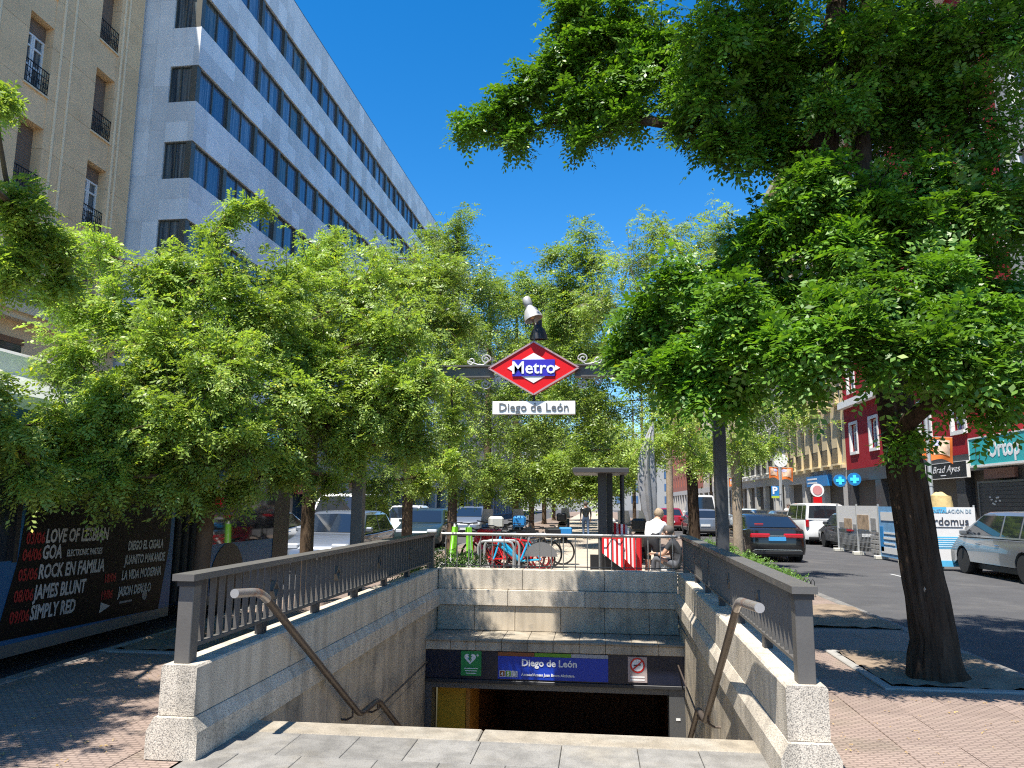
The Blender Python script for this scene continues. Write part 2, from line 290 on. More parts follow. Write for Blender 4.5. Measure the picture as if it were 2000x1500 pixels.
# landing, steps
ld = MB().box(-2.58, 1.13, 2.6, 5.70, -.14, -.022).build('landing', WJ, ent)
sw, sd = .44, .46
for r in range(6):
    x = -2.57 - (.2 if r % 2 else 0); y = 5.47 - (r + 1) * sd
    while x < 1.1:
        wd = sw * random.uniform(.9, 1.25); a, b = max(x, -2.57), min(x + wd, 1.12)
        if b - a > .06: MB().box(a + .002, b - .002, y + .002, y + sd - .002, -.025, .001 + random.uniform(0, .002), .003).build('paving_slab', GRANS, ld)
        x += wd
for a, b in ((-2.55, -.82), (-.815, 1.14)): MB().box(a, b - .004, 5.475, 5.75, -.165, .003, .010).build('nosing_slab', GRANE, ld)
stairs = MB().box(-2.53, 1.2, 8.2, 12.3, -3.6, -3.4).build('staircase', WJ, ent); z = 0; y = 5.75
for i in range(20):
    z -= .163; d = .28 if i != 8 else .95
    MB().box(-2.535, inner(1, y) - .004, y, y + d + .03, z - .165, z, .006).build('step', GRANE, stairs); y += d
# the portal under the ledge
por = thing('station_portal', 'dark station doorway with navy sign band under the stone ledge', 'doorway', (-.7, 11.7, -3.4))
NAVY = mat('navy_enamel', (.010, .014, .032), .3, 0, .6, var=.15, vscale=3)
MB().box(xl + .004, xr - .004, 11.645, 11.75, -.945, -.54).build('sign_band', NAVY, por)
MB().box(xl + .004, xr - .004, 11.62, 11.75, -1.0, -.95, .006).build('lintel', DARKST, por); MB().box(xl + .1, xr - .2, 11.70, 11.95, -1.09, -1.0).build('shutter_box', mat('grey_aluminium', (.16, .165, .17), .4, .6), por)
GA = MATS['grey_aluminium']
MB().box(xl + .004, xl + .10, 11.66, 11.95, -3.42, -1.003).build('jamb', GA, por); MB().box(xr - .24, xr - .004, 11.66, 11.95, -3.42, -1.003).build('jamb', GA, por)
MB().box(xr - .15, xr - .09, 11.652, 11.66, -1.42, -1.39).build('sticker', WHITE, por)
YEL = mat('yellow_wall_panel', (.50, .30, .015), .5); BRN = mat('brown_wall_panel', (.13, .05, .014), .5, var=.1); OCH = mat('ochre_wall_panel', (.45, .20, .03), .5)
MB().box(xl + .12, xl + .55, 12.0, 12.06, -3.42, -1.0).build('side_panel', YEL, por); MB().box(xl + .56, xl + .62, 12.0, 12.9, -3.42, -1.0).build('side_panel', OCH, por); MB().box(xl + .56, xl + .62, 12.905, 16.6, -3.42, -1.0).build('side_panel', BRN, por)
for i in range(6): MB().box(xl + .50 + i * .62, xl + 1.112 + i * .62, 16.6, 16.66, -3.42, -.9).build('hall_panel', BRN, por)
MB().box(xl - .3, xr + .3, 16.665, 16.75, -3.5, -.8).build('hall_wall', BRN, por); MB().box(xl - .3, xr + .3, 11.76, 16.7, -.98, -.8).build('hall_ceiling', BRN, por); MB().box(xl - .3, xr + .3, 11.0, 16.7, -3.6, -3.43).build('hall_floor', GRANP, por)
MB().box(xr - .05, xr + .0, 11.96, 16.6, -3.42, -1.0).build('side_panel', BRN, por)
# signs on the band
def flat(nm, m, par, y, x0, x1, z0, z1, d=.006): return MB().box(x0, x1, y - d, y, z0, z1).build(nm, m, par)
def at(px, py): return gy(px, py, 11.64)
BLUE = mat('metro_blue', (.008, .045, .42), .35); GRN = mat('safety_green', (.02, .26, .07), .4); RED = mat('sign_red', (.60, .008, .012), .3, 0, .5, coat=.3)
BRWN = mat('line_brown', (.26, .075, .02), .4); LGRN = mat('line_green', (.13, .32, .015), .4); LGRY = mat('line_grey', (.36, .37, .40), .4); INK = mat('dark_ink', (.05, .05, .06), .5); TXW = mat('white_lettering', (.82, .82, .82), .4)
board = thing('station_name_board', 'blue station board reading Diego de León on the navy band', 'sign', (-.7, 11.64, -.74))
a, b = at(973, 1270), at(1188, 1322); zt, zb = -.552, -.925; x0, x1 = a.x, b.x
flat('panel', BLUE, board, 11.642, x0, x1, zb, zt - .055, .02)
w3 = (x1 - x0) / 3
for i, m in enumerate((BRWN, LGRN, LGRY)): flat('line_stripe', m, board, 11.642, x0 + i * w3 + (.003 if i else 0), x0 + (i + 1) * w3, zt - .052, zt, .02)
text('Diego de León', .135, TXW, board, (at(1027, 1).x, 11.618, -.735), (1, 0, 0), (0, 0, 1), bold=.0032)
text('Acceso/Access Juan Bravo-Alcántara', .052, TXW, board, (at(1027, 1).x, 11.618, -.872), (1, 0, 0), (0, 0, 1), bold=.0014)
for i, (m, ch) in enumerate(((BRWN, '4'), (LGRN, '5'), (LGRY, '6'))):
    q = x0 + .03 + i * .09; sq = flat('line_square', m, board, 11.621, q, q + .072, -.89, -.815, .004); flat('square_border', TXW, sq, 11.6212, q - .006, q + .078, -.896, -.809, .002); text(ch, .072, TXW, sq, (q + .015, 11.6155, -.878), (1, 0, 0), (0, 0, 1), bold=.002)
aed = thing('defibrillator_sign', 'green heart defibrillator sign on the navy band', 'sign', (-2, 11.64, -.74)); a, b = at(901, 1265), at(940, 1311); cx = (a.x + b.x) / 2
flat('panel', GRN, aed, 11.642, a.x, b.x, -.90, -.55, .012)
hp = [(.085 * math.sin(t) ** 3, .085 * (13 * math.cos(t) - 5 * math.cos(2 * t) - 2 * math.cos(3 * t) - math.cos(4 * t)) / 16) for t in [i / 24 * 2 * math.pi for i in range(24)]]
MB().prism(hp, lambda u, v, d: (cx - .015 + u, d, -.655 + v), 11.628, 11.6295).build('heart', TXW, aed); bolt = [(.0, .055), (.03, .02), (.008, .02), (.03, -.03), (.0, -.005), (.015, -.055), (-.035, .0), (-.008, .0), (-.03, .045)]
MB().prism(bolt, lambda u, v, d: (cx - .015 + u, d, -.655 + v), 11.624, 11.6275).build('bolt', GRN, aed); MB().box(cx + .075, cx + .115, 11.6265, 11.6295, -.612, -.602).box(cx + .09, cx + .10, 11.627, 11.629, -.627, -.587).build('cross', TXW, aed)
for k in range(3): MB().box(cx - .1 + k * .012, cx + .1 - k * .012, 11.627, 11.6295, -.80 - k * .034, -.79 - k * .034).build('text_line', TXW, aed)
nos = thing('no_smoking_sign', 'square no smoking sign on the navy band', 'sign', (.9, 11.64, -.74)); a, b = at(1226, 1276), at(1264, 1324); cx = (a.x + b.x) / 2
flat('panel', mat('pinkish_plate', (.42, .34, .33), .4), nos, 11.642, a.x, b.x, -.915, -.565, .012); MB().lathe([(.105, 11.6295), (.105, 11.626)], (cx, 0, -.68), 'y', 24).build('ring', RED, nos); MB().lathe([(.082, 11.626), (.082, 11.624)], (cx, 0, -.68), 'y', 24).build('disc', TXW, nos)
MB().bar((cx - .055, 11.6225, -.685), (cx + .045, 11.6225, -.672), .003, .018).build('cigarette', INK, nos); MB().bar((cx - .066, 11.621, -.74), (cx + .066, 11.621, -.62), .003, .02, (1, 0, -1)).build('slash', RED, nos)
for k in range(2): MB().box(cx - .1, cx + .1, 11.627, 11.6295, -.85 - k * .04, -.832 - k * .04).build('text_line', TXW, nos)

# ------------------------------------------------------------------ railings on the parapets
def side_railing(side):
    X = lambda y: inner(side, y) + side * .135
    r = thing('parapet_railing', 'grey steel railing with flat bars on the %s parapet' % ('left' if side < 0 else 'right'), 'railing', (X(8), 8, .56), 'railings on the parapets')
    y0, y1 = 4.98, 12.5; pb = MB()
    for a, b in ((4.86, 8.4), (8.404, 12.56)): pb = MB().add([(X(y) + s * .075, y, z) for y in (a, b) for s, z in ((-1, 1.082), (1, 1.082), (1, 1.125), (-1, 1.125))], [(0, 1, 2, 3), (4, 5, 6, 7), (0, 1, 5, 4), (1, 2, 6, 5), (2, 3, 7, 6), (3, 0, 4, 7)]); pb.build('top_rail', STEEL, r)
    for y in (4.96, 12.45): MB().box(X(y) - .052, X(y) + .052, y - .05, y + .05, .558, 1.081, .004).build('post', STEEL, r); MB().box(X(y) - .06, X(y) + .06, y - .06, y + .06, 1.045, 1.0815).build('collar', DARKST, r)
    MB().bar((X(5), 5.0, .655), (X(12.4), 12.4, .655), .05, .022).build('bottom_rail', STEEL, r)
    for y in (6.1, 7.3, 8.5, 9.7, 10.9): MB().box(X(y) - .03, X(y) + .03, y - .045, y + .045, .558, .644).build('foot', DARKST, r)
    n = 56; b0 = None; o0 = ORG[r.name]
    for i in range(n):
        y = 5.14 + i * .1305
        if i % 12 in (9,): 
            for s in (-1, 1): MB().bar((X(y), y, .66), (X(y), y, .795), .05, .012, (0, 1, 0)).build('baluster', STEEL, r) if s < 0 else MB().bar((X(y), y, .95), (X(y), y, 1.083), .05, .012, (0, 1, 0)).build('baluster', STEEL, r)
            d = MB(); q = [(0, .80), (.062, .872), (0, .945), (-.062, .872)]
            for k in range(4): (ya, za), (yb, zb_) = q[k], q[(k + 1) % 4]; d.bar((X(y), y + ya, za), (X(y), y + yb, zb_), .05, .012, (1, 0, 0)) if False else d.bar((X(y), y + ya, za), (X(y), y + yb, zb_), .045, .012, (0, 1, .01))
            d.build('diamond_ornament', STEEL, r); continue
        if b0 is None: b0 = MB().box(o0.x - .021, o0.x + .021, o0.y - .0065, o0.y + .0065, .666, 1.083).build('baluster', STEEL, r); b0.location = (X(y) - o0.x, y - o0.y, 0)
        else: dup(b0, r, (X(y) - o0.x, y - o0.y, 0))
    return r
side_railing(-1); side_railing(1)
br_ = thing('back_railing', 'tubular steel railing across the back wall of the stairwell', 'railing', (-.7, 12.55, .56)); TUB = mat('bare_steel_tube', (.34, .33, .31), .4, .6, var=.15, vscale=8)
MB().cyl((xl + .02, 12.55, 1.10), (xr + .02, 12.55, 1.10), .026).build('top_rail', TUB, br_, True); MB().box(xl + .02, xr, 12.54, 12.56, .60, .615).build('bottom_rail', DARKST, br_); b0 = None
MB().cyl((-.98, 12.55, 1.10), (-.82, 12.55, 1.10), .036).build('coupling', TUB, br_, True)
for i in range(20):
    x = xl + .09 + i * (xr - xl - .15) / 19
    if b0 is None: b0 = MB().cyl((-.7, 12.55, .558), (-.7, 12.55, 1.08), .009, n=6).build('baluster', TUB, br_)
    else: b0 = b0
    if i == 0: b0.location = (x + .7, 0, 0)
    else: dup(b0, br_, (x + .7, 0, 0))
# ------------------------------------------------------------------ handrails on the stairwell walls
def handrail(side, pts, label):
    h = thing('handrail', label, 'handrail', (inner(side, 6) - side * .12, 6, .9), 'stair handrails'); X = lambda y: inner(side, y) - side * .115
    P = [Vector((X(y), y, z)) for y, z in pts]
    fine = [P[0]]
    for a, b, c in zip(P, P[1:], P[2:]):
        l = min((b - a).length, (c - b).length) * .45; l = min(l, .13); p, q = b + (a - b).normalized() * l, b + (c - b).normalized() * l
        fine += [p.lerp(b, t).lerp(b.lerp(q, t), t) for t in (0, .25, .5, .75, 1)]
    fine.append(P[-1]); MB().tube(fine[:6], .031, 12).build('grip', mat('pale_worn_steel', (.45, .40, .37), .35, .6, dirt=((.33, .10, .03), 6, .52)), h, True); MB().tube(fine[5:], .030, 12).build('rail', RUSTY, h, True)
    for y, z in ((pts[2][0] - .25, None), (pts[3][0] + .0, None), (pts[4][0] + .6, None)):
        for a, b in zip(P, P[1:]):
            if a.y <= y <= b.y: c = a.lerp(b, (y - a.y) / (b.y - a.y))
        w = Vector((inner(side, y), y, c.z - .1)); MB().tube([c - Vector((0, 0, .025)), c - Vector((0, 0, .1)), Vector(((c.x + w.x) / 2, y, c.z - .13)), w + Vector((0, 0, -.03))], .011, 8).build('bracket', RUSTY, h, True)
handrail(-1, [(5.08, .985), (5.5, .95), (8.06, -.55), (8.72, -.56), (11.4, -2.05)], 'brown steel handrail on the left stairwell wall')
handrail(1, [(4.95, .985), (5.75, .93), (8.10, -.50), (8.72, -.53), (11.4, -2.05)], 'brown steel handrail on the right stairwell wall')
# ------------------------------------------------------------------ sign gantry over the stairs
GY = 10.2; SX = -.83; ga = thing('metro_sign_gantry', 'steel gantry carrying the red Metro diamond and station nameplate', 'sign gantry', (SX, GY, 0))
for x in (-3.2, 1.585): MB().box(x - .075, x + .075, GY - .075, GY + .075, -.01, 3.56, .006).build('post', STEEL if x < 0 else mat('shaded_grey_steel', (.06, .06, .065), .45, .2, var=.1), ga)  # same grey paint on both posts; the right one's shade is put into its colour
for a, b in ((-3.12, SX - .55), (SX + .55, 1.51)):
    MB().box(a, b, GY - .06, GY + .06, 3.43, 3.45).box(a, b, GY - .012, GY + .012, 3.30, 3.43).box(a, b, GY - .06, GY + .06, 3.28, 3.30).build('beam', STEEL, ga)
def spiral(c, r0, turns, a0, sgn, n=26): return [Vector((c[0] + sgn * r0 * (1 - .82 * i / n) * math.cos(a0 + turns * 2 * math.pi * i / n), GY, c[1] + r0 * (1 - .82 * i / n) * math.sin(a0 + turns * 2 * math.pi * i / n))) for i in range(n + 1)]
for sx in (-1, 1):
    for sz in (-1, 1):
        cx, cz = SX + sx * .66, 3.365 + sz * .17; c1 = (cx, cz); c2 = (cx + sx * .2, cz - sz * .02)
        s1 = spiral(c1, .07, 1.5, 0, 1); s2 = spiral(c2, .055, 1.4, math.pi, 1); f = lambda pts, c: [Vector((p.x, p.y, c[1] + sz * (p.z - c[1]))) for p in pts]
        s1 = f(s1, c1); s2 = f(s2, c2); s1 = [Vector((c1[0] - sx * (p.x - c1[0]), p.y, p.z)) for p in s1]; s2 = [Vector((c2[0] - sx * (p.x - c2[0]), p.y, p.z)) for p in s2]
        MB().tube(list(reversed(s1)) + [Vector((cx + sx * .03, GY, cz - sz * .075)), Vector((cx + sx * .11, GY, cz - sz * .07))] + s2, .010, 6).build('scroll', mat('pale_scroll_paint', (.42, .42, .41), .4), ga, True)
def loz(w, h, y0, y1): return MB().prism([(-w, 0), (0, -h), (w, 0), (0, h)], lambda u, v, d: (SX + u, d, 3.395 + v), y0, y1)
dm = loz(.60, .355, GY - .09, GY + .09).build('diamond_box', mat('metro_red', (.66, .004, .008), .5, 0, .3), ga); MR = MATS['metro_red']
rim = MB()
for (u, v), (u2, v2) in zip([(-.605, 0), (0, -.36), (.605, 0), (0, .36)], [(0, -.36), (.605, 0), (0, .36), (-.605, 0)]): rim.bar((SX + u, GY - .095, 3.395 + v), (SX + u2, GY - .095, 3.395 + v2), .022, .018, (0, 1, 0))
rim.build('rim', mat('sign_rim', (.50, .30, .29), .35, .3), dm)
loz(.355, .205, GY - .098, GY - .088).build('white_lozenge', WHITE, dm); bl = MB().box(SX - .285, SX + .285, GY - .106, GY - .09, 3.395 - .112, 3.395 + .112).build('blue_plate', mat('plate_blue', (.035, .02, .42), .35), dm)
text('Metro', .235, TXW, bl, (SX, GY - .112, 3.395 - .075), (1, 0, 0), (0, 0, 1), align='CENTER', bold=.0035)
npz = gy(1043, 797, GY).z; pl = MB().box(SX - .555, SX + .555, GY - .05, GY + .05, npz - .088, npz + .088, .004).build('nameplate', WHITE, ga)
text('Diego de León', .155, mat('faded_ink', (.12, .12, .125), .6), pl, (SX, GY - .056, npz - .045), (1, 0, 0), (0, 0, 1), align='CENTER', bold=0, sx=1.02)
MB().cyl((SX, GY, npz + .088), (SX, GY, 3.06), .018).build('hanger', DARKST, ga)
lp = thing('sign_lamp', 'grey bell lamp on a rod above the Metro diamond', 'lamp', (SX, GY, 3.74))
MB().cyl((SX + .0, GY, 3.74), (SX + .0, GY, 4.02), .012).build('stem', STEEL, lp); LM = mat('weathered_zinc', (.46, .44, .42), .5, .3, var=.15, vscale=12)
def bell(c, axis, m, nm, sc=1):
    ax = Vector(axis).normalized(); q = ax.to_track_quat('Z', 'Y').to_matrix()
    return MB().lathe([(.0, -.21), (.05, -.21), (.058, -.19), (.058, -.10), (.046, -.085), (.05, -.06), (.085, -.02), (.118, .06), (.128, .12), (.12, .12), (.108, .06), (.075, -.01), (.0, -.03)], (0, 0, 0), 'z', 24, q.to_4x4() @ Matrix.Scale(sc, 4)).v, c
v, c = bell(0, (.34, -.12, -.93), LM, ''); b = MB(); b.lathe([(.001, -.21), (.05, -.21), (.058, -.19), (.058, -.10), (.046, -.085), (.05, -.06), (.085, -.02), (.118, .06), (.128, .12), (.12, .12), (.108, .06), (.075, -.01), (.001, -.03)], (SX - .035, GY - .14, 4.16), 'z', 24, Vector((.34, -.12, -.93)).normalized().to_track_quat('Z', 'Y').to_matrix()); sh = b.build('lamp_shade', LM, lp, True)
MB().ell((SX - .015, GY - .15, 4.10), (.04, .04, .05)).build('bulb', mat('amber_reflector', (.55, .38, .2), .3), sh, True)
b = MB(); b.lathe([(.001, -.15), (.05, -.15), (.05, -.06), (.085, -.02), (.118, .06), (.128, .12), (.12, .12), (.075, -.01), (.001, -.03)], (SX + .04, GY + .25, 3.98), 'z', 20, Vector((0, .1, -1)).normalized().to_track_quat('Z', 'Y').to_matrix()); b.build('rear_lamp_shade', DARKST, lp, True)
MB().tube([(SX, GY, 4.0), (SX - .01, GY - .06, 4.05), (SX - .05, GY - .13, 4.2)], .010, 6).tube([(SX, GY, 3.96), (SX + .03, GY + .1, 4.1), (SX + .04, GY + .24, 4.05)], .010, 6).build('arm', STEEL, lp, True)
# ================================================================== BUILDINGS, LEFT SIDE
def lthing(name, label, cat, loc, rz=0, group=None):                # a thing whose parts are built in its own coordinates
    o = thing(name, label, cat, loc, group); ORG[o.name] = Vector(); o.rotation_euler.z = rz; return o
STONE = mat('pale_grey_cladding', (.78, .785, .79), .6, 0, .4, .12, 1.2, .1, 30, .15, stretch=(1, 1, .5), dirt=((.60, .61, .63), 1.1, .55))
FRAME = mat('bronze_window_frame', (.13, .125, .105), .45, .4, var=.1)
def curtain(name, a, b):
    m = mat(name, a, .09, 0, .8); t = m.node_tree; N = t.nodes; L = t.links; p = N['Principled BSDF']; co = N.new('ShaderNodeTexCoord'); mp = N.new('ShaderNodeMapping'); mp.inputs['Scale'].default_value = (9, 9, .25); geo = N.new('ShaderNodeNewGeometry'); L.new(geo.outputs['Position'], mp.inputs[0])
    n = N.new('ShaderNodeTexNoise'); n.inputs['Scale'].default_value = 1; n.inputs['Detail'].default_value = 3; L.new(mp.outputs[0], n.inputs[0]); r = N.new('ShaderNodeValToRGB'); r.color_ramp.elements[0].position = .38; r.color_ramp.elements[1].position = .66; r.color_ramp.elements[0].color = lin(a); r.color_ramp.elements[1].color = lin(b); L.new(n.outputs[0], r.inputs[0]); L.new(r.outputs[0], p.inputs['Base Color']); return m
CUR = [curtain('curtained_glass', (.05, .10, .19), (.20, .29, .42)), curtain('blue_glass', (.04, .09, .19), (.10, .19, .33)), curtain('dark_curtained_glass', (.03, .045, .06), (.17, .20, .21))]
gb = lthing('office_building', 'grey stone office block with ribbon windows across the left street', 'building', (-16.8, 28.75, 0), -math.atan(.025))
LEN = 62; FL = 3.45; tops = [13.15 + FL * k for k in range(-2, 5)]; ROOF = 29.25
MB().box(-16, -.30, .30, LEN, 4.6, ROOF - .3).build('wall', mat('grey_core_wall', (.2, .2, .2), .8), gb); MB().box(-16, -.02, .02, LEN + .02, ROOF - .02, ROOF + .07).build('roof_edge', mat('dark_flashing', (.05, .05, .055), .5), gb)
MB().box(-16, -2.72, -.02, .29, 0, ROOF - .02).build('party_wall', STONE, gb)
bands = [(tops[i] , tops[i + 1] - 1.66) for i in range(len(tops) - 1)] + [(tops[-1], ROOF - .02)]; np_ = 0; restp = MB(); pans = {}
for bi, (z0, z1) in enumerate(bands):
    hh = (z1 - z0) / 2
    for k in range(LEN):
        for r in range(2):
            key = round(hh, 3); a, zz = k * 1.0 , z0 + r * hh
            if k < 24 and bi >= 1 and np_ < 290:
                np_ += 1
                if key not in pans: pans[key] = MB().box(-.29, 0, .003, .997, .002, hh - .002).build('cladding_slab', STONE, gb); pans[key].location = (random.uniform(-.004, 0), a, zz)
                else: dup(pans[key], gb, (random.uniform(-.004, 0), a, zz))
            else: restp.box(-.29, random.uniform(-.004, 0), a + .003, a + .997, zz + .002, zz + hh - .002)
    for r in range(2): MB().box(-1.30, -.293, -.002, .29, z0 + r * hh + .002, z0 + (r + 1) * hh - .002).build('cladding_slab', STONE, gb)
restp.build('upper_cladding', STONE, gb, kind='stuff')
for i in range(13): 
    for s in range(2): MB().box(-2.715 + s * .71, -2.012 + s * .71, -.003, .29, 3.0 + i * 2.02, 5.015 + i * 2.02).build('cladding_slab', STONE, gb)
pane0 = None; low = MB(); pm = [MB().box(-.2, -.19, 0, 1.08, 0, 1.56).build('window_pane', c, gb) for c in CUR]; used = set()
for ri, zt in enumerate(tops):
    zb = zt - 1.66; fr = MB(); fr.box(-.24, -.10, .3, LEN, zb, zb + .05).box(-.24, -.10, .3, LEN, zt - .05, zt)
    for k in range(23):
        y = .34 + k * 2.66; fr.box(-.26, -.05, y - .30, y - .02, zb + .05, zt - .05) if k else None
        fr.box(-.24, -.13, y - .02, y + .02, zb + .05, zt - .05).box(-.24, -.13, y + 1.1, y + 1.18, zb + .05, zt - .05).box(-.24, -.13, y + 2.27, y + 2.34, zb + .05, zt - .05)
        for q in (0, 1):
            yy = y + .02 + q * 1.17
            if ri < 2: low.box(-.2, -.19, yy, yy + 1.08, zb + .05, zt - .05); continue
            c = random.choices((0, 1, 2), (5, 4, 2))[0]
            if c in used: dup(pm[c], gb, (0, yy, zb + .05))
            else: used.add(c); pm[c].location = (0, yy, zb + .05)
    w = fr.build('window_frame', FRAME, gb)
    MB().box(-.29, -.05, -.001, .30, zb + .004, zt - .004).build('corner_pillar', FRAME, gb)
    MB().box(-1.28, -.30, .14, .15, zb, zt).build('return_window', CUR[2], gb); f2 = MB().box(-1.30, -.30, .08, .18, zb, zb + .05).box(-1.30, -.30, .08, .18, zt - .05, zt)
    for x in (-1.30, -.84, -.36): f2.box(x, x + .05, .08, .18, zb + .05, zt - .05)
    f2.build('return_window_frame', FRAME, gb)
low.build('lower_window_panes', CUR[1], gb, kind='stuff')
MB().box(-16, -.10, .0, LEN, 3.1, 4.6).build('ground_floor_band', mat('light_render', (.62, .61, .58), .7, var=.08), gb)
for k in range(12): MB().box(-.9, -.12, .2 + k * 5.1, .9 + k * 5.1, 0, 3.1).build('pillar', MATS['light_render'], gb)
MB().box(-16, -.8, .3, LEN, 0, 3.1).build('shop_front', GLASS, gb)
for k, z in ((2.0, 0), (11.5, 0), (20, 0), (29, 0), (38, 0), (47, 0)): MB().tube([(-.3, k, ROOF + .05), (-.3, k + .1, ROOF + .25)], .04, 6).ell((-.3, k + .1, ROOF + .3), (.12, .2, .14), 8, 5, .4).build('roof_planting', LEAFD, gb)
sg = thing('red_shop_sign', 'red shop sign with white letters on the grey block across the left road', 'sign', (-16.5, 43, 2.4)); MB().box(-16.62, -16.40, 41.2, 45.2, 2.0, 2.85).build('panel', RED, sg)
text('Al', .6, TXW, sg, (-16.39, 41.9, 2.2), (0, 1, 0), (0, 0, 1), bold=.01); text('go', .6, TXW, sg, (-16.39, 44.2, 2.2), (0, 1, 0), (0, 0, 1), bold=.01)

BEIGE = mat('beige_render', (.84, .575, .325), .8, 0, .3, .10, .8, .12, 25, .05, dirt=((.70, .47, .26), .7, .55)); BEIGL = mat('pale_beige_trim', (.86, .66, .42), .75, var=.06)
IRON = mat('black_iron', (.012, .012, .014), .5, .3); SHUT = mat('brown_roller_shutter', (.24, .17, .125), .6, 0, .3, .08, 3)
def ribs(m, sc):
    t = m.node_tree; N = t.nodes; L = t.links; g = N.new('ShaderNodeNewGeometry'); w = N.new('ShaderNodeTexWave'); w.bands_direction = 'Z'; w.inputs['Scale'].default_value = sc; L.new(g.outputs['Position'], w.inputs[0]); b = N.new('ShaderNodeBump'); b.inputs['Strength'].default_value = 1; b.inputs['Distance'].default_value = .03; L.new(w.outputs[0], b.inputs['Height']); L.new(b.outputs[0], N['Principled BSDF'].inputs['Normal'])
ribs(SHUT, 3.2)
bb_ = thing('beige_apartment_block', 'beige rendered apartment block with shuttered windows on the far left', 'building', (-19.4, 20, 0))
BX = -19.4; BY0, BY1, BH = 6.0, 28.62, 31.0; wc = [23.0 - 3.55 * k for k in range(-1, 5)]; hw = .58; btops = [10.7 + 3.87 * k for k in range(5)]
MB().box(BX - 12, BX - .5, BY0, BY1, 0, BH).build('core_wall', mat('brown_core', (.1, .085, .07), .9), bb_)
edges = [BY1] + [v for c in wc for v in (c + hw, c - hw)] + [BY0]
for i in range(0, len(edges), 2):
    y1, y0 = edges[i], edges[i + 1]; z = 8.05
    while z < BH: zz = min(z + 1.935, BH); MB().box(BX - .5, BX - random.uniform(0, .004), y0 + .001, y1 - .001, z + .006, zz - .006).build('wall_block', BEIGE, bb_); z = zz
for ci, c in enumerate(wc):
    for ri, zt in enumerate(btops + [btops[-1] + 3.87]):
        zprev = (btops[ri - 1] if ri else 8.05); zb = zt - 2.66
        MB().box(BX - .5, BX - .02, c - hw + .001, c + hw - .001, zprev + (.004 if ri else 0), min(zb, BH) - .004).build('window_apron', BEIGE, bb_)
        if zt > BH: continue
        MB().box(BX - .5, BX + .05, c - hw - .03, c + hw + .03, zb - .06, zb + .0).build('window_sill', BEIGL, bb_)
        op = (ci * 3 + ri) % 4 == 1
        w = MB().box(BX - .42, BX - .40, c - hw, c + hw, zb, zt).build('window', CUR[2] if op else SHUT, bb_)
        if op:
            f = MB()
            for y in (c - hw, c - .05, c + .05, c + hw - .08): f.box(BX - .398, BX - .34, y, y + .08, zb, zt - .55)
            for z in (zb, zb + .9, zb + 1.6, zt - .63): f.box(BX - .396, BX - .342, c - hw, c + hw, z, z + .07)
            f.build('casement_frame', WHITE, w); MB().box(BX - .395, BX - .33, c - hw, c + hw, zt - .55, zt).build('shutter_curtain', SHUT, w)
        r = MB(); r.box(BX - .04, BX - .01, c - hw, c + hw, zb + .88, zb + .91).box(BX - .04, BX - .01, c - hw, c + hw, zb + .07, zb + .095).box(BX - .035, BX - .015, c - hw, c + hw, zb + .62, zb + .64)
        for k in range(11): r.box(BX - .032, BX - .016, c - hw + .02 + k * .112, c - hw + .036 + k * .112, zb + .09, zb + .89)
        for k in range(5): r.tube([(BX - .025, c - .45 + k * .225 + .09 * math.cos(t), zb + .36 + .11 * math.sin(t)) for t in [i * math.pi / 4 for i in range(9)]], .012, 5)
        r.build('balconette', IRON, w)
for y in (24.0, 24.55, 27.35, 27.62, 20.6, 21.1): MB().tube([(BX + .01, y, 8.0), (BX + .01, y, BH)], .055, 8).build('rib', BEIGL, bb_, True)
MB().box(BX - .5, BX + .55, BY0, BY1 - .01, 7.72, 8.04).box(BX - .5, BX + .40, BY0 + .01, BY1 - .02, 7.50, 7.718).build('cornice', BEIGL, bb_); MB().box(BX - .5, BX + .45, BY0, BY1 - .015, 8.04, 8.5).build('balcony_parapet', mat('grey_slate', (.2, .19, .18), .8), bb_)
MB().box(BX - .5, BX - .01, BY0, BY1, 0, 7.5).build('base_wall', BEIGE, bb_)
for c in wc:
    MB().box(BX - .05, BX + .01, c - .62, c + .62, 5.3, 6.75).build('base_window', GLASS, bb_); MB().box(BX - .05, BX + .03, c - .7, c + .7, 6.75, 6.95).build('base_lintel', mat('brick_lintel', (.28, .13, .06), .8), bb_)
    MB().box(BX - .05, BX + .012, c - .9, c + .9, .1, 3.2).build('shop_window', GLASS, bb_)
MB().box(BX - .6, BX + .45, BY0, BY1, BH, BH + .4).build('roof_cornice', BEIGL, bb_)
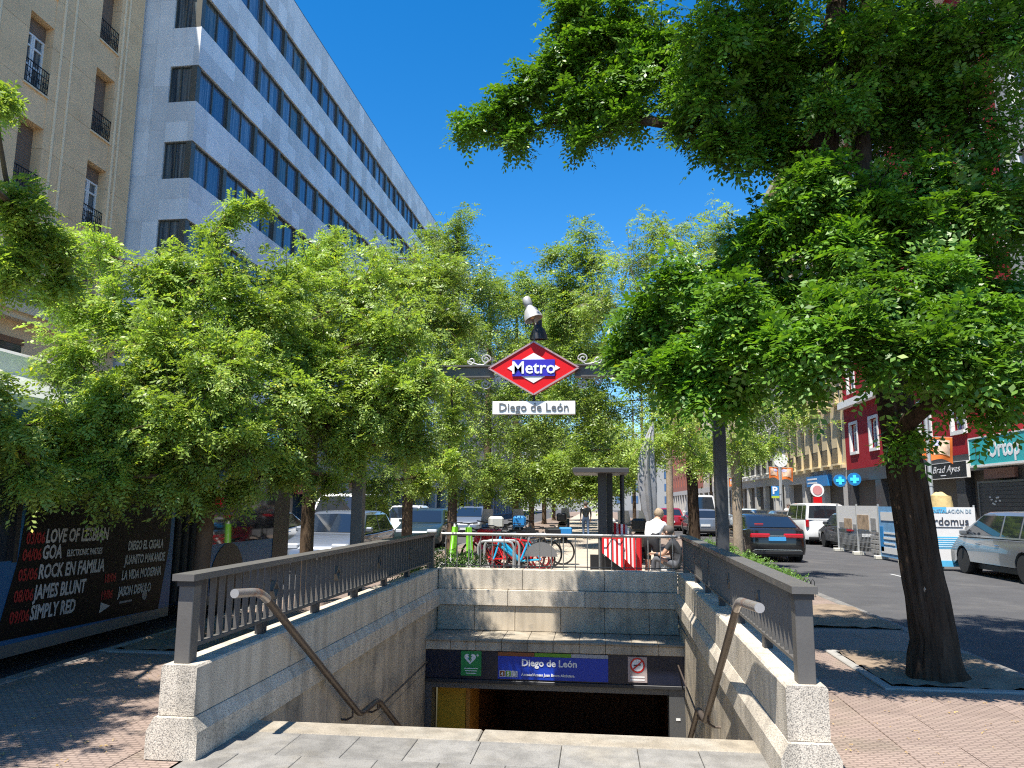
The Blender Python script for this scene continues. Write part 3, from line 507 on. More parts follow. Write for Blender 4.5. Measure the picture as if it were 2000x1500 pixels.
# ================================================================== BUILDINGS, RIGHT SIDE
def facade(name, label, X, y0, y1, h, m, trim, gh, fl, cols, win, cornice, shop, balc=None, surround=None, s=-1, depth=14, awn=False):
    """Street front in the plane X facing the road (s=-1: towards -X); floors, windows with frames and panes, cornices."""
    o = thing(name, label, 'building', (X, (y0 + y1) / 2, 0)); bx = lambda b, d0, d1, *r: b.box(min(X + s * d0, X + s * d1), max(X + s * d0, X + s * d1), *r)
    bx(MB(), -depth, -.35, y0, y1, 0, h).build('core_wall', MATS['brown_core'], o)
    ww, wh, off = win; step = (y1 - y0) / cols; cs = [y0 + step * (k + .5) for k in range(cols)]; es = [y0] + [v for c in cs for v in (c - ww / 2, c + ww / 2)] + [y1]
    for i in range(0, len(es), 2): bx(MB(), -.35, 0, es[i] + .001, es[i + 1] - .001, gh, h).build('wall_pier', m, o)
    nf = int((h - gh - .6) / fl)
    for ci, c in enumerate(cs):
        zp = gh
        for f in range(nf):
            zb = gh + f * fl + off; zt = zb + wh; bx(MB(), -.35, -.003, c - ww / 2, c + ww / 2, zp, zb).build('wall_apron', m, o); zp = zt
            w = bx(MB(), -.26, -.24, c - ww / 2, c + ww / 2, zb, zt).build('window', CUR[(ci + f) % 3], o); fr = MB()
            for a in (c - ww / 2, c - .03, c + ww / 2 - .07): bx(fr, -.239, -.18, a, a + .07, zb, zt)
            for z in (zb, zb + wh * .7, zt - .07): bx(fr, -.238, -.182, c - ww / 2, c + ww / 2, z, z + .07)
            fr.build('frame', trim, w)
            if surround:
                q = MB(); bx(q, -.1, .05, c - ww / 2 - .16, c - ww / 2, zb - .16, zt + .16); bx(q, -.1, .05, c + ww / 2, c + ww / 2 + .16, zb - .16, zt + .16); bx(q, -.1, .051, c - ww / 2 + .001, c + ww / 2 - .001, zt, zt + .161); bx(q, -.1, .09, c - ww / 2 + .001, c + ww / 2 - .001, zb - .161, zb); q.build('surround', surround, w)
            if balc:
                q = MB(); bx(q, 0, .4, c - ww / 2 - .2, c + ww / 2 + .2, zb - .12, zb - .02); q.build('balcony_slab', trim, w); q = MB(); bx(q, .35, .38, c - ww / 2 - .2, c + ww / 2 + .2, zb + .9, zb + .94)
                for k in range(12): yy = c - ww / 2 - .19 + k * (ww + .38) / 11.3; bx(q, .355, .375, yy, yy + .018, zb - .02, zb + .9)
                q.build('balcony_rail', balc, w)
        bx(MB(), -.35, -.003, c - ww / 2, c + ww / 2, zp, h).build('wall_apron', m, o)
    for z, d, t in cornice: bx(MB(), -.35, d, y0 - .0, y1, z, z + t).build('cornice', trim, o)
    bx(MB(), -.9, -.5, y0, y1, 0, gh).build('shop_glazing', GLASS, o); n = max(2, int((y1 - y0) / 4))
    for k in range(n + 1): a = y0 + k * (y1 - y0 - .8) / n; bx(MB(), -.5, .02, a, a + .8, 0, gh - .7).build('shop_pier', shop, o)
    bx(MB(), -.5, .025, y0, y1, gh - .7, gh - .002).build('shop_fascia', shop, o)
    return o
REDW = mat('dark_red_render', (.30, .010, .016), .75, 0, .3, .08, 1.5, .05, 40); WTR = mat('white_trim', (.74, .73, .70), .7, var=.05); CREAM = mat('cream_render', (.62, .50, .30), .8, 0, .3, .08, 1, .05, 30)
DKSH = mat('charcoal_shopfront', (.045, .045, .048), .5, var=.15); STSH = mat('pale_stone_shopfront', (.45, .43, .40), .75, var=.1); GREYS = mat('grey_stucco', (.34, .33, .31), .8, var=.1); SAND = mat('sandy_stucco', (.52, .45, .36), .8, var=.1); BRICK = mat('brick_red_wall', (.34, .11, .07), .85, var=.15, vscale=6)
facade('red_building', 'dark red rendered building with white windows beyond the parked silver car', 15, 28.75, 48.5, 23.5, REDW, WTR, 3.75, 3.6, 6, (1.15, 1.6, 1.0), [(7.4, .35, .4), (11.1, .12, .2), (23.1, .6, .5)], DKSH, surround=WTR)
facade('cream_building', 'cream building with narrow balcony windows beyond the red building', 15, 48.52, 63.6, 27.2, CREAM, CREAM, 3.9, 3.75, 7, (1.0, 2.7, .3), [(3.9, .25, .2), (26.7, .9, .5), (23.0, .3, .2)], STSH, balc=IRON)
facade('grey_quoined_building', 'grey stucco building with iron balconies farther along the right road', 15.0, 63.62, 84, 22, GREYS, WTR, 4, 3.7, 8, (1.1, 2.4, .4), [(4.0, .2, .2), (21.6, .6, .4)], STSH, balc=IRON)
facade('sandy_building', 'sandy building near the far end of the right road', 15.0, 84.02, 112, 24, SAND, WTR, 4, 3.7, 10, (1.2, 2.2, .6), [(23.5, .6, .4)], STSH)
facade('brick_building', 'brick building at the very end of the right road', 15.0, 112.02, 165, 22, BRICK, WTR, 4, 3.7, 12, (1.4, 1.8, .8), [(21.5, .5, .4)], STSH)
facade('corner_grey_building', 'grey corner building at the right edge beside the red building', 15, 10, 28.72, 22, GREYS, WTR, 4.2, 3.6, 5, (1.3, 1.8, .9), [(21.6, .5, .4)], STSH, surround=WTR)
facade('white_far_block', 'pale far block beyond the grey office building on the left', -15.5, 92, 160, 24, SAND, WTR, 4, 3.6, 16, (1.4, 1.7, .9), [(23.5, .5, .4)], STSH, s=1)
fb = thing('end_building', 'pale distant building closing the end of the boulevard', 'building', (0, 230, 0)); MB().box(-40, 40, 230, 245, -.2, 20).build('wall', GREYS, fb)
for k in range(16):
    for f in range(5): MB().box(-38 + k * 4.8, -36 + k * 4.8, 229.9, 230, 2 + f * 3.6, 4 + f * 3.6).build('window', CUR[1], fb)
# ------------------------------------------------------------------ shop signs and shopfront details on the right
TEAL = mat('teal_sign', (.03, .42, .44), .4, emit=None); s1 = thing('teal_shop_sign', 'teal projecting shop sign reading Ortop at the right edge', 'sign', (14.7, 30, 3.7))
MB().box(14.45, 14.97, 25.0, 31.75, 3.2, 4.2).build('panel', TEAL, s1); MB().box(14.43, 14.98, 24.98, 31.78, 4.2, 4.25).box(14.43, 14.98, 24.98, 31.78, 3.12, 3.2).box(14.43, 14.98, 31.752, 31.80, 3.2, 4.2).build('edge_trim', WTR, s1)
text('Ortop', .86, TXW, s1, (14.444, 30.35, 3.45), (0, -1, 0), (0, 0, 1), bold=.022); f = MB(); f.ell((14.445, 31.25, 3.93), (.006, .05, .12), 8, 6).build('flame', RED, s1); MB().tube([(14.444, 31.25, 3.8), (14.444, 31.25, 3.4)], .012, 5).tube([(14.444, 31.12, 3.7), (14.444, 30.96, 3.6), (14.444, 30.96, 3.45), (14.444, 31.12, 3.38)], .012, 5).build('emblem_line', INK, s1)
s2 = thing('black_script_sign', 'black shop sign with white script lettering beside the teal sign', 'sign', (14.8, 35, 3.1)); MB().box(14.86, 14.97, 33.0, 36.9, 2.82, 3.46).build('panel', BLACK, s2)
q = MB()
for a in ((14.85, 14.98, 32.97, 33.0, 2.80, 3.48), (14.85, 14.98, 36.9, 36.93, 2.80, 3.48), (14.85, 14.98, 33.0, 36.9, 3.46, 3.48), (14.85, 14.98, 33.0, 36.9, 2.80, 2.82)): q.box(*a)
q.build('frame', WTR, s2); text('Brad Ayes', .42, TXW, s2, (14.852, 36.2, 3.06), (0, -1, 0), (0, 0, 1), shear=.35, bold=-.002, sx=1.5)
MB().box(14.853, 14.858, 34.9, 35.4, 2.92, 2.96).build('small_line', TXW, s2)
s3 = thing('roller_shutter', 'dark closed roller shutter with a white painted motif under the teal sign', 'shutter', (14.9, 30.4, 0)); q = MB()
for k in range(17): q.box(14.86, 14.9 + .012 * (k % 2), 28.9, 32.1, .05 + k * .145, .185 + k * .145)
q.build('slats', mat('dark_shutter', (.06, .06, .062), .5, .3), s3, kind='stuff'); MB().box(14.84, 14.97, 32.1, 32.2, 0, 2.6).box(14.84, 14.97, 28.8, 32.099, 2.52, 2.6).build('frame', GA, s3)
q = MB()
for k in range(9): a = k * .7; q.ell((14.853, 29.9 + .38 * math.cos(a), 1.0 + .36 * math.sin(a)), (.004, .07, .04), 6, 4)
for k in range(8): q.ell((14.853, 30.6 + .1 * k, 1.85 + .14 * math.sin(k * 1.1)), (.004, .10, .035), 6, 4)
q.build('painted_motif', mat('chalk_white', (.5, .5, .48), .8), s3, kind='stuff'); MB().box(14.84, 14.97, 29.4, 31.6, 2.68, 3.05).build('fascia_plate', mat('brown_plate', (.17, .085, .07), .6), s3)
s4 = thing('pharmacy_sign', 'blue pharmacy sign with lit crosses beyond the red building', 'sign', (14.5, 54, 3.3)); CY_ = mat('cyan_neon', (.05, .5, .7), .4, emit=((.05, .55, .9), .5)); DB = mat('sign_blue', (.02, .20, .50), .4)
MB().box(14.7, 14.97, 51.5, 56.5, 2.9, 3.6).build('panel', DB, s4); MB().box(14.69, 14.7, 53.9, 56.2, 3.1, 3.2).box(14.69, 14.7, 53.9, 56.2, 3.35, 3.45).build('text_line', TXW, s4)
for y in (45.2, 47.8):
    q = MB().lathe([(.36, -.06), (.36, .06)], (14.35, y, 3.1), 'y', 20).build('disc', DB, s4); MB().box(14.12, 14.58, y - .08, y + .08, 3.02, 3.18).box(14.27, 14.43, y - .082, y + .082, 2.87, 3.33).build('cross', CY_, s4); MB().box(14.7, 14.97, y - .04, y + .04, 3.05, 3.15).build('bracket', DARKST, s4)
# ================================================================== VEHICLES
TYRE = mat('tyre_rubber', (.018, .018, .019), .85); RIM = mat('alloy_rim', (.32, .32, .33), .35, .8); RLT = mat('tail_lamp_red', (.40, .006, .012), .15, 0, .6, coat=.6); HLT = mat('headlamp_glass', (.55, .57, .6), .1, 0, .8, coat=.6); CGL = mat('car_glass', (.012, .016, .022), .04, 0, .9, coat=.4)
PLW = mat('number_plate', (.65, .66, .66), .4); PLB = mat('blue_number_plate', (.06, .32, .65), .4)
def paint(name, c, metal=.3): return mat(name, c, .28, metal, .5, .04, 2, coat=.8)
def wheel(o, x, y, R, side, W_=.21):
    t = MB().lathe([(R * .66, -W_ / 2), (R * .93, -W_ / 2), (R, -W_ * .32), (R, W_ * .32), (R * .93, W_ / 2), (R * .66, W_ / 2)], (x, y, R), 'x', 24).build('wheel', TYRE, o, True)
    MB().lathe([(R * .67, -W_ * .42), (R * .66, W_ * .42)], (x, y, R), 'x', 24).build('rim_barrel', BLACK, t); s = MB()
    for k in range(5): a = k * 2 * math.pi / 5 + .3; s.bar((x + side * W_ * .44, y + .04 * math.cos(a), R + .04 * math.sin(a)), (x + side * W_ * .44, y + R * .62 * math.cos(a), R + R * .62 * math.sin(a)), .085 * R / .3, .025, (1, 0, 0)) if False else s.add([(x + side * W_ * .47, y + r * math.cos(a + d), R + r * math.sin(a + d)) for r, d in ((.05, -.8), (R * .64, -.17), (R * .64, .17), (.05, .8))], [(0, 1, 2, 3)])
    s.lathe([(R * .70, side * W_ * .45), (R * .60, side * W_ * .45)], (x, y, R), 'x', 24); s.f = s.f[:-2]; s.m = s.m[:-2]
    s.lathe([(.06, side * W_ * .40), (.06, side * W_ * .49)], (x, y, R), 'x', 12).build('rim', RIM, t)
def car(name, label, x, y, rz, col, L=4.4, Wd=1.8, Hh=1.47, R=.32, shape='sedan', plate=PLW, group='cars along the roads', z=-.14, detail=True):
    """Body built from a side profile with wheel arches, lofted across the width; +y is the front of the car."""
    o = lthing(name, label, 'van' if shape == 'van' else 'car', (x, y, z), rz, group); l = L / 2; yf, yr = l - .86, -l + .80; Ra = R + .055; bz = .20
    P = {'sedan': dict(belt=.92, hood=.84, deck=1.03, c0=l - 1.05, r1=l - 1.95, r0=-l + 1.25, d0=-l + .42),
         'hatch': dict(belt=.95, hood=.86, deck=1.0, c0=l - .95, r1=l - 1.75, r0=-l + .55, d0=-l + .12),
         'mpv': dict(belt=1.00, hood=.92, deck=1.02, c0=l - .62, r1=l - 1.75, r0=-l + .60, d0=-l + .14),
         'van': dict(belt=1.10, hood=1.05, deck=1.15, c0=l - .55, r1=l - 1.25, r0=-l + .18, d0=-l + .04)}[shape]
    def arch(c): return [(c + Ra * math.cos(a), max(bz, R + Ra * math.sin(a))) for a in [math.pi * k / 8 for k in range(9)]]
    prof = [(-l + .06, bz + .04), (-l, .42), (-l + .02, .62), (-l + .05, P['deck'] - .06), (-l + .14, P['deck']), (P['d0'] + .1, P['deck'] + .005), (0, P['belt'] + .01), (P['c0'], P['belt']), (l - .40, P['hood'] - .04), (l - .12, P['hood'] - .16), (l - .01, .58), (l, .40), (l - .08, bz + .02)]
    prof += arch(yf) + arch(yr); ymin, ymax = -l, l
    lay = [(0.0, 0, 0), (.55, 0, 0), (.80, .03, .0), (.93, .09, .015), (1.0, .20, .06)]; hw = Wd / 2; n = len(prof); b = MB(); vs = []
    full = [(-f, a, c) for f, a, c in reversed(lay[1:])] + lay
    for f, ins, dz in full:
        for (py, pz) in prof:
            e = max(0, (abs(py) - (l - .9)) / .9) ** 2; top = 1 if pz > .75 else 0; yy = py - math.copysign(ins * e, py); hx = hw * f
            if abs(f) > .9: hx *= (1 - .05 * max(0, (.42 - pz) / .3)) * (1 - .03 * top)
            vs.append((hx, yy, pz - dz * top))
    fs = []; m = len(full)
    for i in range(m - 1):
        for j in range(n): fs.append((i * n + j, i * n + (j + 1) % n, (i + 1) * n + (j + 1) % n, (i + 1) * n + j))
    fs += [tuple(range(n)), tuple(range((m - 1) * n, m * n))]; b.add(vs, fs); body = b.build('body', col, o, True)
    # cabin
    belt = P['belt'] - .03; roof = Hh; gh = [(P['d0'], P['deck'] - .02), (P['r0'], roof - .07), (P['r0'] + .35, roof - .01), ((P['r0'] + P['r1']) / 2, roof), (P['r1'] - .25, roof - .015), (P['r1'], roof - .06), (P['c0'], belt)]
    hx = lambda zz: (hw - .035) - .30 * max(0, zz - belt) * (.5 if shape == 'van' else 1); b = MB(); vs = []; k = len(gh); fr = [-1, -.93, -.6, 0, .6, .93, 1]
    for f in fr:
        for (py, pz) in gh: up = .02 * (1 - f * f) if pz > roof - .1 else 0; dn = .03 if abs(f) == 1 and pz > roof - .1 else 0; vs.append((f * hx(pz), py * (1 - .0 * abs(f)), pz + up - dn))
    fs = []
    for i in range(len(fr) - 1):
        for j in range(k - 1): fs.append((i * k + j, i * k + j + 1, (i + 1) * k + j + 1, (i + 1) * k + j))
    fs += [tuple(range(k)), tuple(range((len(fr) - 1) * k, len(fr) * k))]; b.add(vs, fs); b.build('cabin', col, o, True)
    # panes
    def lerp(a, c, t): return tuple(p + (q - p) * t for p, q in zip(a, c))
    rb, rt, ft, fb_ = gh[0], gh[1], gh[5], gh[6]
    for sgn in (-1, 1):
        zt, zb = roof - .10, P['belt'] + .045
        def yat(zz, a, c): t = (zz - a[1]) / (c[1] - a[1]); return a[0] + (c[0] - a[0]) * t
        ya0, ya1 = yat(zb, rb, rt) + .16, yat(zt, rb, rt) + .12; yb0, yb1 = yat(zb, fb_, ft) - .20, yat(zt, fb_, ft) - .10; bp = (P['r0'] + P['r1']) / 2 + .08
        cuts = [(ya0, ya1, bp - .05, bp - .05), (bp + .04, bp + .04, yb0, yb1)]
        if shape in ('mpv', 'van'): q = ya0 + (bp - ya0) * .42; cuts = [(ya0, ya1, q - .04, q - .04), (q + .04, q + .04, bp - .05, bp - .05), cuts[1]]
        for c0, c1, d1, d0 in [(a, b_, c, d) for a, b_, c, d in cuts]:
            pts = [(c0, zb), (d1, zb), (d0, zt), (c1, zt)]; MB().add([(sgn * (hx(zz) + .007), yy, zz) for yy, zz in pts] + [(sgn * (hx(zz) - .01), yy, zz) for yy, zz in pts], [(0, 1, 2, 3), (7, 6, 5, 4)] + [(i, 4 + i, 4 + (i + 1) % 4, (i + 1) % 4) for i in range(4)]).build('side_window', CGL, o)
    def screen(lo, hi, nm, off, ms):
        a, c = lerp(lo, hi, .10), lerp(lo, hi, .93); d = Vector((0, hi[1] - lo[1], -(hi[0] - lo[0]))).normalized() * off; MB().add([(s * (hx(zz) - i), yy + d.y, zz + d.z + u) for (yy, zz), i, u in ((a, .09, 0), (c, .10, .0)) for s in (-1, 1)] + [(0, a[0] + d.y, a[1] + d.z), (0, c[0] + d.y, c[1] + d.z + .016)], [(0, 4, 5, 2), (4, 1, 3, 5)]).build(nm, CGL, o)
    screen(rb, rt, 'rear_window', -.016, 0); screen(fb_, ft, 'windscreen', .016, 0)
    for sx in (-1, 1):
        for yy in (yf, yr): wheel(o, sx * (hw - .12), yy, R, sx)
        MB().lathe([(Ra + .0, sx * (hw - .34)), (Ra + .0, sx * (hw - .30))], (0, yf, R), 'x', 16).build('wheel_well', BLACK, o); MB().lathe([(Ra, sx * (hw - .34)), (Ra, sx * (hw - .30))], (0, yr, R), 'x', 16).build('wheel_well', BLACK, o)
        MB().box(sx * (hw + .03) - .09, sx * (hw + .03) + .09, P['c0'] - .52, P['c0'] - .40, P['belt'] + .02, P['belt'] + .15, .03).build('mirror', col, o)
        if shape == 'sedan': MB().box(sx * (hw - .40) - .30, sx * (hw - .40) + .30, -l - .005, -l + .16, .74, .88, .03).build('tail_lamp', RLT, o)
        elif shape == 'van' or shape == 'mpv': MB().box(sx * (hw - .10) - .07, sx * (hw - .10) + .07, -l + .015, -l + .14, .78, 1.12, .03).build('tail_lamp', RLT, o)
        else: MB().box(sx * (hw - .20) - .13, sx * (hw - .20) + .13, -l + .0, -l + .16, .74, .98, .04).build('tail_lamp', RLT, o)
        MB().box(sx * (hw - .30) - .19, sx * (hw - .30) + .19, l - .26, l - .03, .60, .74, .03).build('headlamp', HLT, o)
        for yy in ((yf + yr) / 2 - .35, (yf + yr) / 2 + .62): MB().box(sx * (hw - .012) - .02, sx * (hw - .012) + .02, yy - .1, yy + .1, .80, .825, .008).build('door_handle', CHROME if shape != 'van' else col, o)
    MB().box(-.26, .26, -l - .022, -l + .05, (.66 if shape == 'sedan' else .56), (.78 if shape == 'sedan' else .68)).build('rear_plate', plate, o); MB().box(-.26, .26, l - .04, l + .02, .36, .47).build('front_plate', PLW, o)
    MB().box(-hw * .85, hw * .85, -l - .012, -l + .2, .23, .37, .03).build('rear_bumper_trim', BLACK, o); MB().box(-hw * .6, hw * .6, l - .2, l + .008, .26, .36, .02).box(-hw * .45, hw * .45, l - .2, l - .02, .48, .60).build('grille', BLACK, o)
    if shape == 'sedan': MB().box(-hw * .78, hw * .78, -l - .016, -l + .1, .375, .395).build('chrome_strip', CHROME, o); MB().box(-hw * .35, hw * .35, -l - .004, -l + .1, .80, .82).build('deck_strip', CHROME, o); MB().box(-.55, -.28, -l + .62, -l + .63, .0 + 1.14, 1.18).build('window_sticker', RLT, o)
    MB().box(-hw * .8, hw * .8, -l + .3, l - .3, .17, .30).build('underbody', BLACK, o)
    return o
PI = math.pi
BLK = paint('black_car_paint', (.018, .017, .017)); SIL = paint('silver_car_paint', (.23, .24, .245), .5); GRY = paint('grey_car_paint', (.09, .095, .10), .4); WHT = paint('white_car_paint', (.78, .78, .77), 0); DGN = paint('dark_green_car_paint', (.03, .05, .05)); REDP = paint('red_car_paint', (.35, .012, .02)); SLT = paint('slate_car_paint', (.20, .22, .25), .5); PBL = paint('pale_blue_paint', (.50, .58, .64), .2)
car('sedan_car', 'black sedan with blue number plate driving away on the right road', 5.55, 27.35, 0, BLK, 4.65, 1.8, 1.46, .33, 'sedan', PLB)
car('minivan_car', 'silver people carrier parked at the right edge', 10.62, 20.7, 0, SIL, 4.65, 1.86, 1.64, .34, 'mpv')
car('hatchback_car', 'dark grey hatchback parked beside the mesh fence', 10.55, 33.9, 0, GRY, 4.0, 1.74, 1.48, .30, 'hatch')
car('panel_van', 'white van parked ahead of the dark grey hatchback', 10.3, 38.8, 0, WHT, 4.5, 1.85, 1.86, .32, 'van')
car('hatchback_car', 'slate car with red tail lamps behind the dark twisted trunk', 6.0, 46.5, 0, SLT, 4.3, 1.8, 1.5, .32, 'hatch')
car('hatchback_car', 'red car ahead of the slate car on the right road', 4.9, 55, 0, REDP, 4.2, 1.8, 1.52, .32, 'hatch')
car('panel_van', 'tall white delivery van far along the right road', 8.2, 64, 0, WHT, 5.4, 2.0, 2.5, .34, 'van')
car('hatchback_car', 'pale blue car parked far along the right kerb', 10.6, 58, 0, PBL, 4.2, 1.8, 1.5, .32, 'hatch')
car('sedan_car', 'dark parked car seen over the roof of the black sedan', 10.6, 46, 0, GRY, 4.5, 1.8, 1.46, .32, 'sedan')
car('sedan_car', 'black parked car beyond the white van on the right', 10.6, 51.5, 0, BLK, 4.5, 1.8, 1.46, .32, 'sedan')
car('hatchback_car', 'grey car facing the camera behind the left sign post', -6.75, 20.3, PI, SLT, 4.3, 1.8, 1.5, .32, 'hatch')
car('panel_van', 'white van facing the camera behind the grey car on the left', -9.4, 29, PI, WHT, 4.9, 1.95, 2.05, .34, 'van')
car('hatchback_car', 'white car to the right of the white van on the left road', -8.9, 36, PI, WHT, 4.2, 1.8, 1.6, .32, 'mpv')
car('hatchback_car', 'dark green car on the left road above the railing corner', -6.8, 31, PI, DGN, 4.2, 1.8, 1.5, .32, 'hatch')
car('hatchback_car', 'grey car behind the parked bicycles on the left road', -6.8, 42, PI, SLT, 4.3, 1.8, 1.55, .32, 'mpv')
car('sedan_car', 'silver car beside the red shop sign on the left road', -10.4, 23, PI, SIL, 4.5, 1.8, 1.46, .32, 'sedan')
# ------------------------------------------------------------------ the articulated bus
bus = thing('articulated_bus', 'blue articulated city bus with a black concert advert on the left', 'bus', (-7.05, 9, -.14)); BXs = -5.75; BW = 2.5
BBL = mat('bus_blue_paint', (.012, .085, .20), .4, 0, .4, .08, 2); BAD = mat('black_vinyl_advert', (.004, .004, .0045), .5, 0, .2, var=.2); BSK = mat('grey_skirt_paint', (.11, .115, .11), .4, 0, .5, .12, 3); BWH = paint('bus_white_paint', (.72, .73, .74), 0); ADR = mat('advert_red', (.24, .008, .010), .5); ADW = mat('advert_white', (.36, .36, .35), .5, var=.25, vscale=5)
def shell(y0, y1, nm):
    pr = [(0, .08), (0, 2.45), (.03, 2.62), (.14, 2.78), (.35, 2.86), (BW / 2, 2.9), (BW - .35, 2.86), (BW - .14, 2.78), (BW - .03, 2.62), (BW, 2.45), (BW, .08)]
    return MB().prism(pr, lambda u, v, d: (BXs - u, d, v), y0, y1).build(nm, BBL, bus, True)
sh1 = shell(-1.2, 10.12, 'front_section'); sh2 = shell(11.05, 14.1, 'rear_section'); BEL = mat('bellows_rubber', (.02, .02, .021), .9)
for k in range(9): MB().box(BXs - BW + .06 + .05 * (k % 2), BXs - .06 - .05 * (k % 2), 10.125 + k * .103, 10.225 + k * .103, .2, 2.74, .02).build('bellows_fold', BEL, bus)
MB().prism([(.36, 2.80), (.40, 3.12), (.6, 3.2), (BW - .6, 3.2), (BW - .40, 3.12), (BW - .36, 2.80)], lambda u, v, d: (BXs - u, d, v), -1.0, 8.6).build('roof_pod', BWH, sh1); MB().prism([(.012, 2.50), (.02, 2.64), (.13, 2.80), (.34, 2.885), (.34, 2.84), (.10, 2.6), (.10, 2.5)], lambda u, v, d: (BXs + .012 - u, d, v), -1.19, 10.11).build('roof_edge', BWH, sh1)
X = BXs + .004; ad = MB().add([(X, 7.06, .24), (X, 9.86, .19), (X, 10.02, 1.0), (X, 10.04, 2.48), (X, 7.40, 2.48), (X, 7.26, 1.0)], [(0, 1, 2, 3, 4, 5)]).build('advert', BAD, sh1)
MB().box(BXs - .02, BXs + .006, -1.2, 10.11, .07, .19).build('skirt', BSK, sh1); MB().box(BXs - .02, BXs + .008, -1.2, 7.22, 1.0, 2.35).build('window_band', CGL, sh1)
for y in (2.4, 5.0, 7.18): MB().box(BXs, BXs + .012, y, y + .06, .98, 2.4).build('window_pillar', BLACK, sh1)
MB().box(BXs - .02, BXs + .006, 10.9, 14.08, .95, 2.4).build('window_band', CGL, sh2); MB().box(BXs - .02, BXs + .008, 13.4, 14.09, .1, 2.6).build('rear_corner', BLACK, sh2); MB().box(BXs - .02, BXs + .007, 11.06, 13.39, .07, .2).build('skirt', BSK, sh2)
MB().lathe([(.55, BXs - .1), (.55, BXs + .009)], (0, 11.75, .40), 'x', 24).build('wheel_arch', BLACK, sh2); wheel(sh2, BXs - .12, 11.75, .45, 1); MB().box(BXs - .3, BXs + .03, 10.42, 10.46, 2.0, 2.1).build('lamp', HLT, sh2)
for i, t_ in enumerate((('03/06', 'LOVE OF LESBIAN', 1.15), ('04/06', 'GOA', .985), ('05/06', 'ROCK EN FAMILIA', .79), ('08/06', 'JAMES BLUNT', .585), ('09/06', 'SIMPLY RED', .385))):
    d, s, zz = t_; y = 7.40 - i * .03; text(d, .165, ADR, ad, (X + .003, y - .06, zz), (0, 1, -.012), (0, .03, 1), 'advert_date', .001, bold=.004, sx=.72); text(s, .20, ADW, ad, (X + .003, y + .22, zz), (0, 1, -.012), (0, .08, 1), 'advert_name', .001, bold=.006, sx=.66)
text('ELECTRONIC PARTIES', .10, ADW, ad, (X + .003, 7.97, .988), (0, 1, -.012), (0, .08, 1), 'advert_name', .001, bold=.002, sx=.62)
for s, zz, y in (('DIEGO EL CIGALA', .99, 9.08), ('JUANITO MAKANDE', .82, 9.04), ('LA VIDA MODERNA', .64, 9.0), ('JASON DERULO', .45, 8.96)): text(s, .155, ADW, ad, (X + .003, y, zz), (0, 1, -.012), (0, .08, 1), 'advert_name', .001, bold=.005, sx=.62)
for s, zz, y in (('18/06', .64, 8.66), ('19/06', .45, 8.62)): text(s, .14, ADR, ad, (X + .003, y, zz), (0, 1, -.012), (0, .03, 1), 'advert_date', .001, bold=.004, sx=.72)
MB().add([(X + .004, 8.62, .30), (X + .004, 8.82, .36), (X + .004, 8.64, .42)], [(0, 1, 2)]).build('advert_arrow', ADW, ad)
MB().lathe([(.055, X + .001), (.055, X + .003)], (0, 9.52, .40), 'x', 16).build('advert_badge', mat('advert_grey', (.2, .2, .2), .5), ad); MB().box(X + .001, X + .003, 9.0, 9.25, .36, .385).build('advert_line', MATS['advert_grey'], ad)
# ================================================================== STREET OBJECTS
GALV = mat('galvanised_steel', (.45, .46, .46), .45, .5, var=.08); ORB = mat('orange_banner', (.72, .17, .025), .7, var=.1); PHOTO = mat('washed_print', (.62, .42, .30), .7, var=.5, vscale=6); LAV = mat('lavender_print', (.45, .45, .70), .7, var=.2, vscale=9)
def banner(par, x, y, s, z0, z1, w, sl):
    n = 8; b = MB(); P = lambda u, v: (x + s * (.08 + u * w), y + .05 * math.sin(u * 5 + v * 3), z1 + (z0 - z1) * v - sl * u * 1.0 * (.3 + .7 * v) + .12 * v * math.sin(u * math.pi))
    vs = [P(i / n, j / n) for j in range(n + 1) for i in range(n + 1)]; b.add(vs, [(j * (n + 1) + i, j * (n + 1) + i + 1, (j + 1) * (n + 1) + i + 1, (j + 1) * (n + 1) + i) for j in range(n) for i in range(n)]); q = b.build('banner', ORB, par, True)
    d = MB(); vs = [(lambda p: (p[0], p[1] - .012, p[2]))(P(.14 + .72 * i / n, .12 + .66 * j / n)) for j in range(n + 1) for i in range(n + 1)]; d.add(vs, [(j * (n + 1) + i, j * (n + 1) + i + 1, (j + 1) * (n + 1) + i + 1, (j + 1) * (n + 1) + i) for j in range(n) for i in range(n)]); d.build('banner_print', PHOTO, q, True)
    d = MB(); vs = [(lambda p: (p[0], p[1] - .02, p[2]))(P(.3 + .22 * math.cos(k * .7854), .28 + .13 * math.sin(k * .7854))) for k in range(8)]; d.add(vs, [tuple(range(8))]); d.build('banner_emblem', LAV, q)
    MB().tube([(x, y, z1), (x + s * (.1 + w), y, z1 + .0 - sl * .3)], .014, 6).build('banner_arm', GALV, par)
def lamppost(label, x, y, h=7.4, bz=(3.3, 4.15)):
    o = thing('lamp_post', label, 'lamp post', (x, y, 0), 'lamp posts with orange banners'); MB().tube([(x, y, 0), (x, y, 1.2), (x, y, 1.25), (x, y, h)], [.10, .095, .08, .06], 14).build('pole', GALV, o, True); MB().box(x - .16, x + .16, y - .16, y + .16, -.005, .02).build('base_plate', GALV, o)
    MB().tube([(x, y, h), (x - .3, y, h + .35), (x - 1.2, y, h + .5)], [.05, .04, .03], 8).build('arm', GALV, o, True); MB().box(x - 1.75, x - 1.15, y - .12, y + .12, h + .44, h + .56, .04).build('lantern', GALV, o)
    for zz in (1.9, 2.35): MB().lathe([(.088, zz), (.088, zz + .03)], (x, y, 0), 'z', 14).build('pole_band', mat('band_steel', (.3, .3, .3), .5, .4), o)
    banner(o, x, y, 1, bz[0], bz[1], .78, .12); banner(o, x, y, -1, bz[0], bz[1], .6, -.1); return o
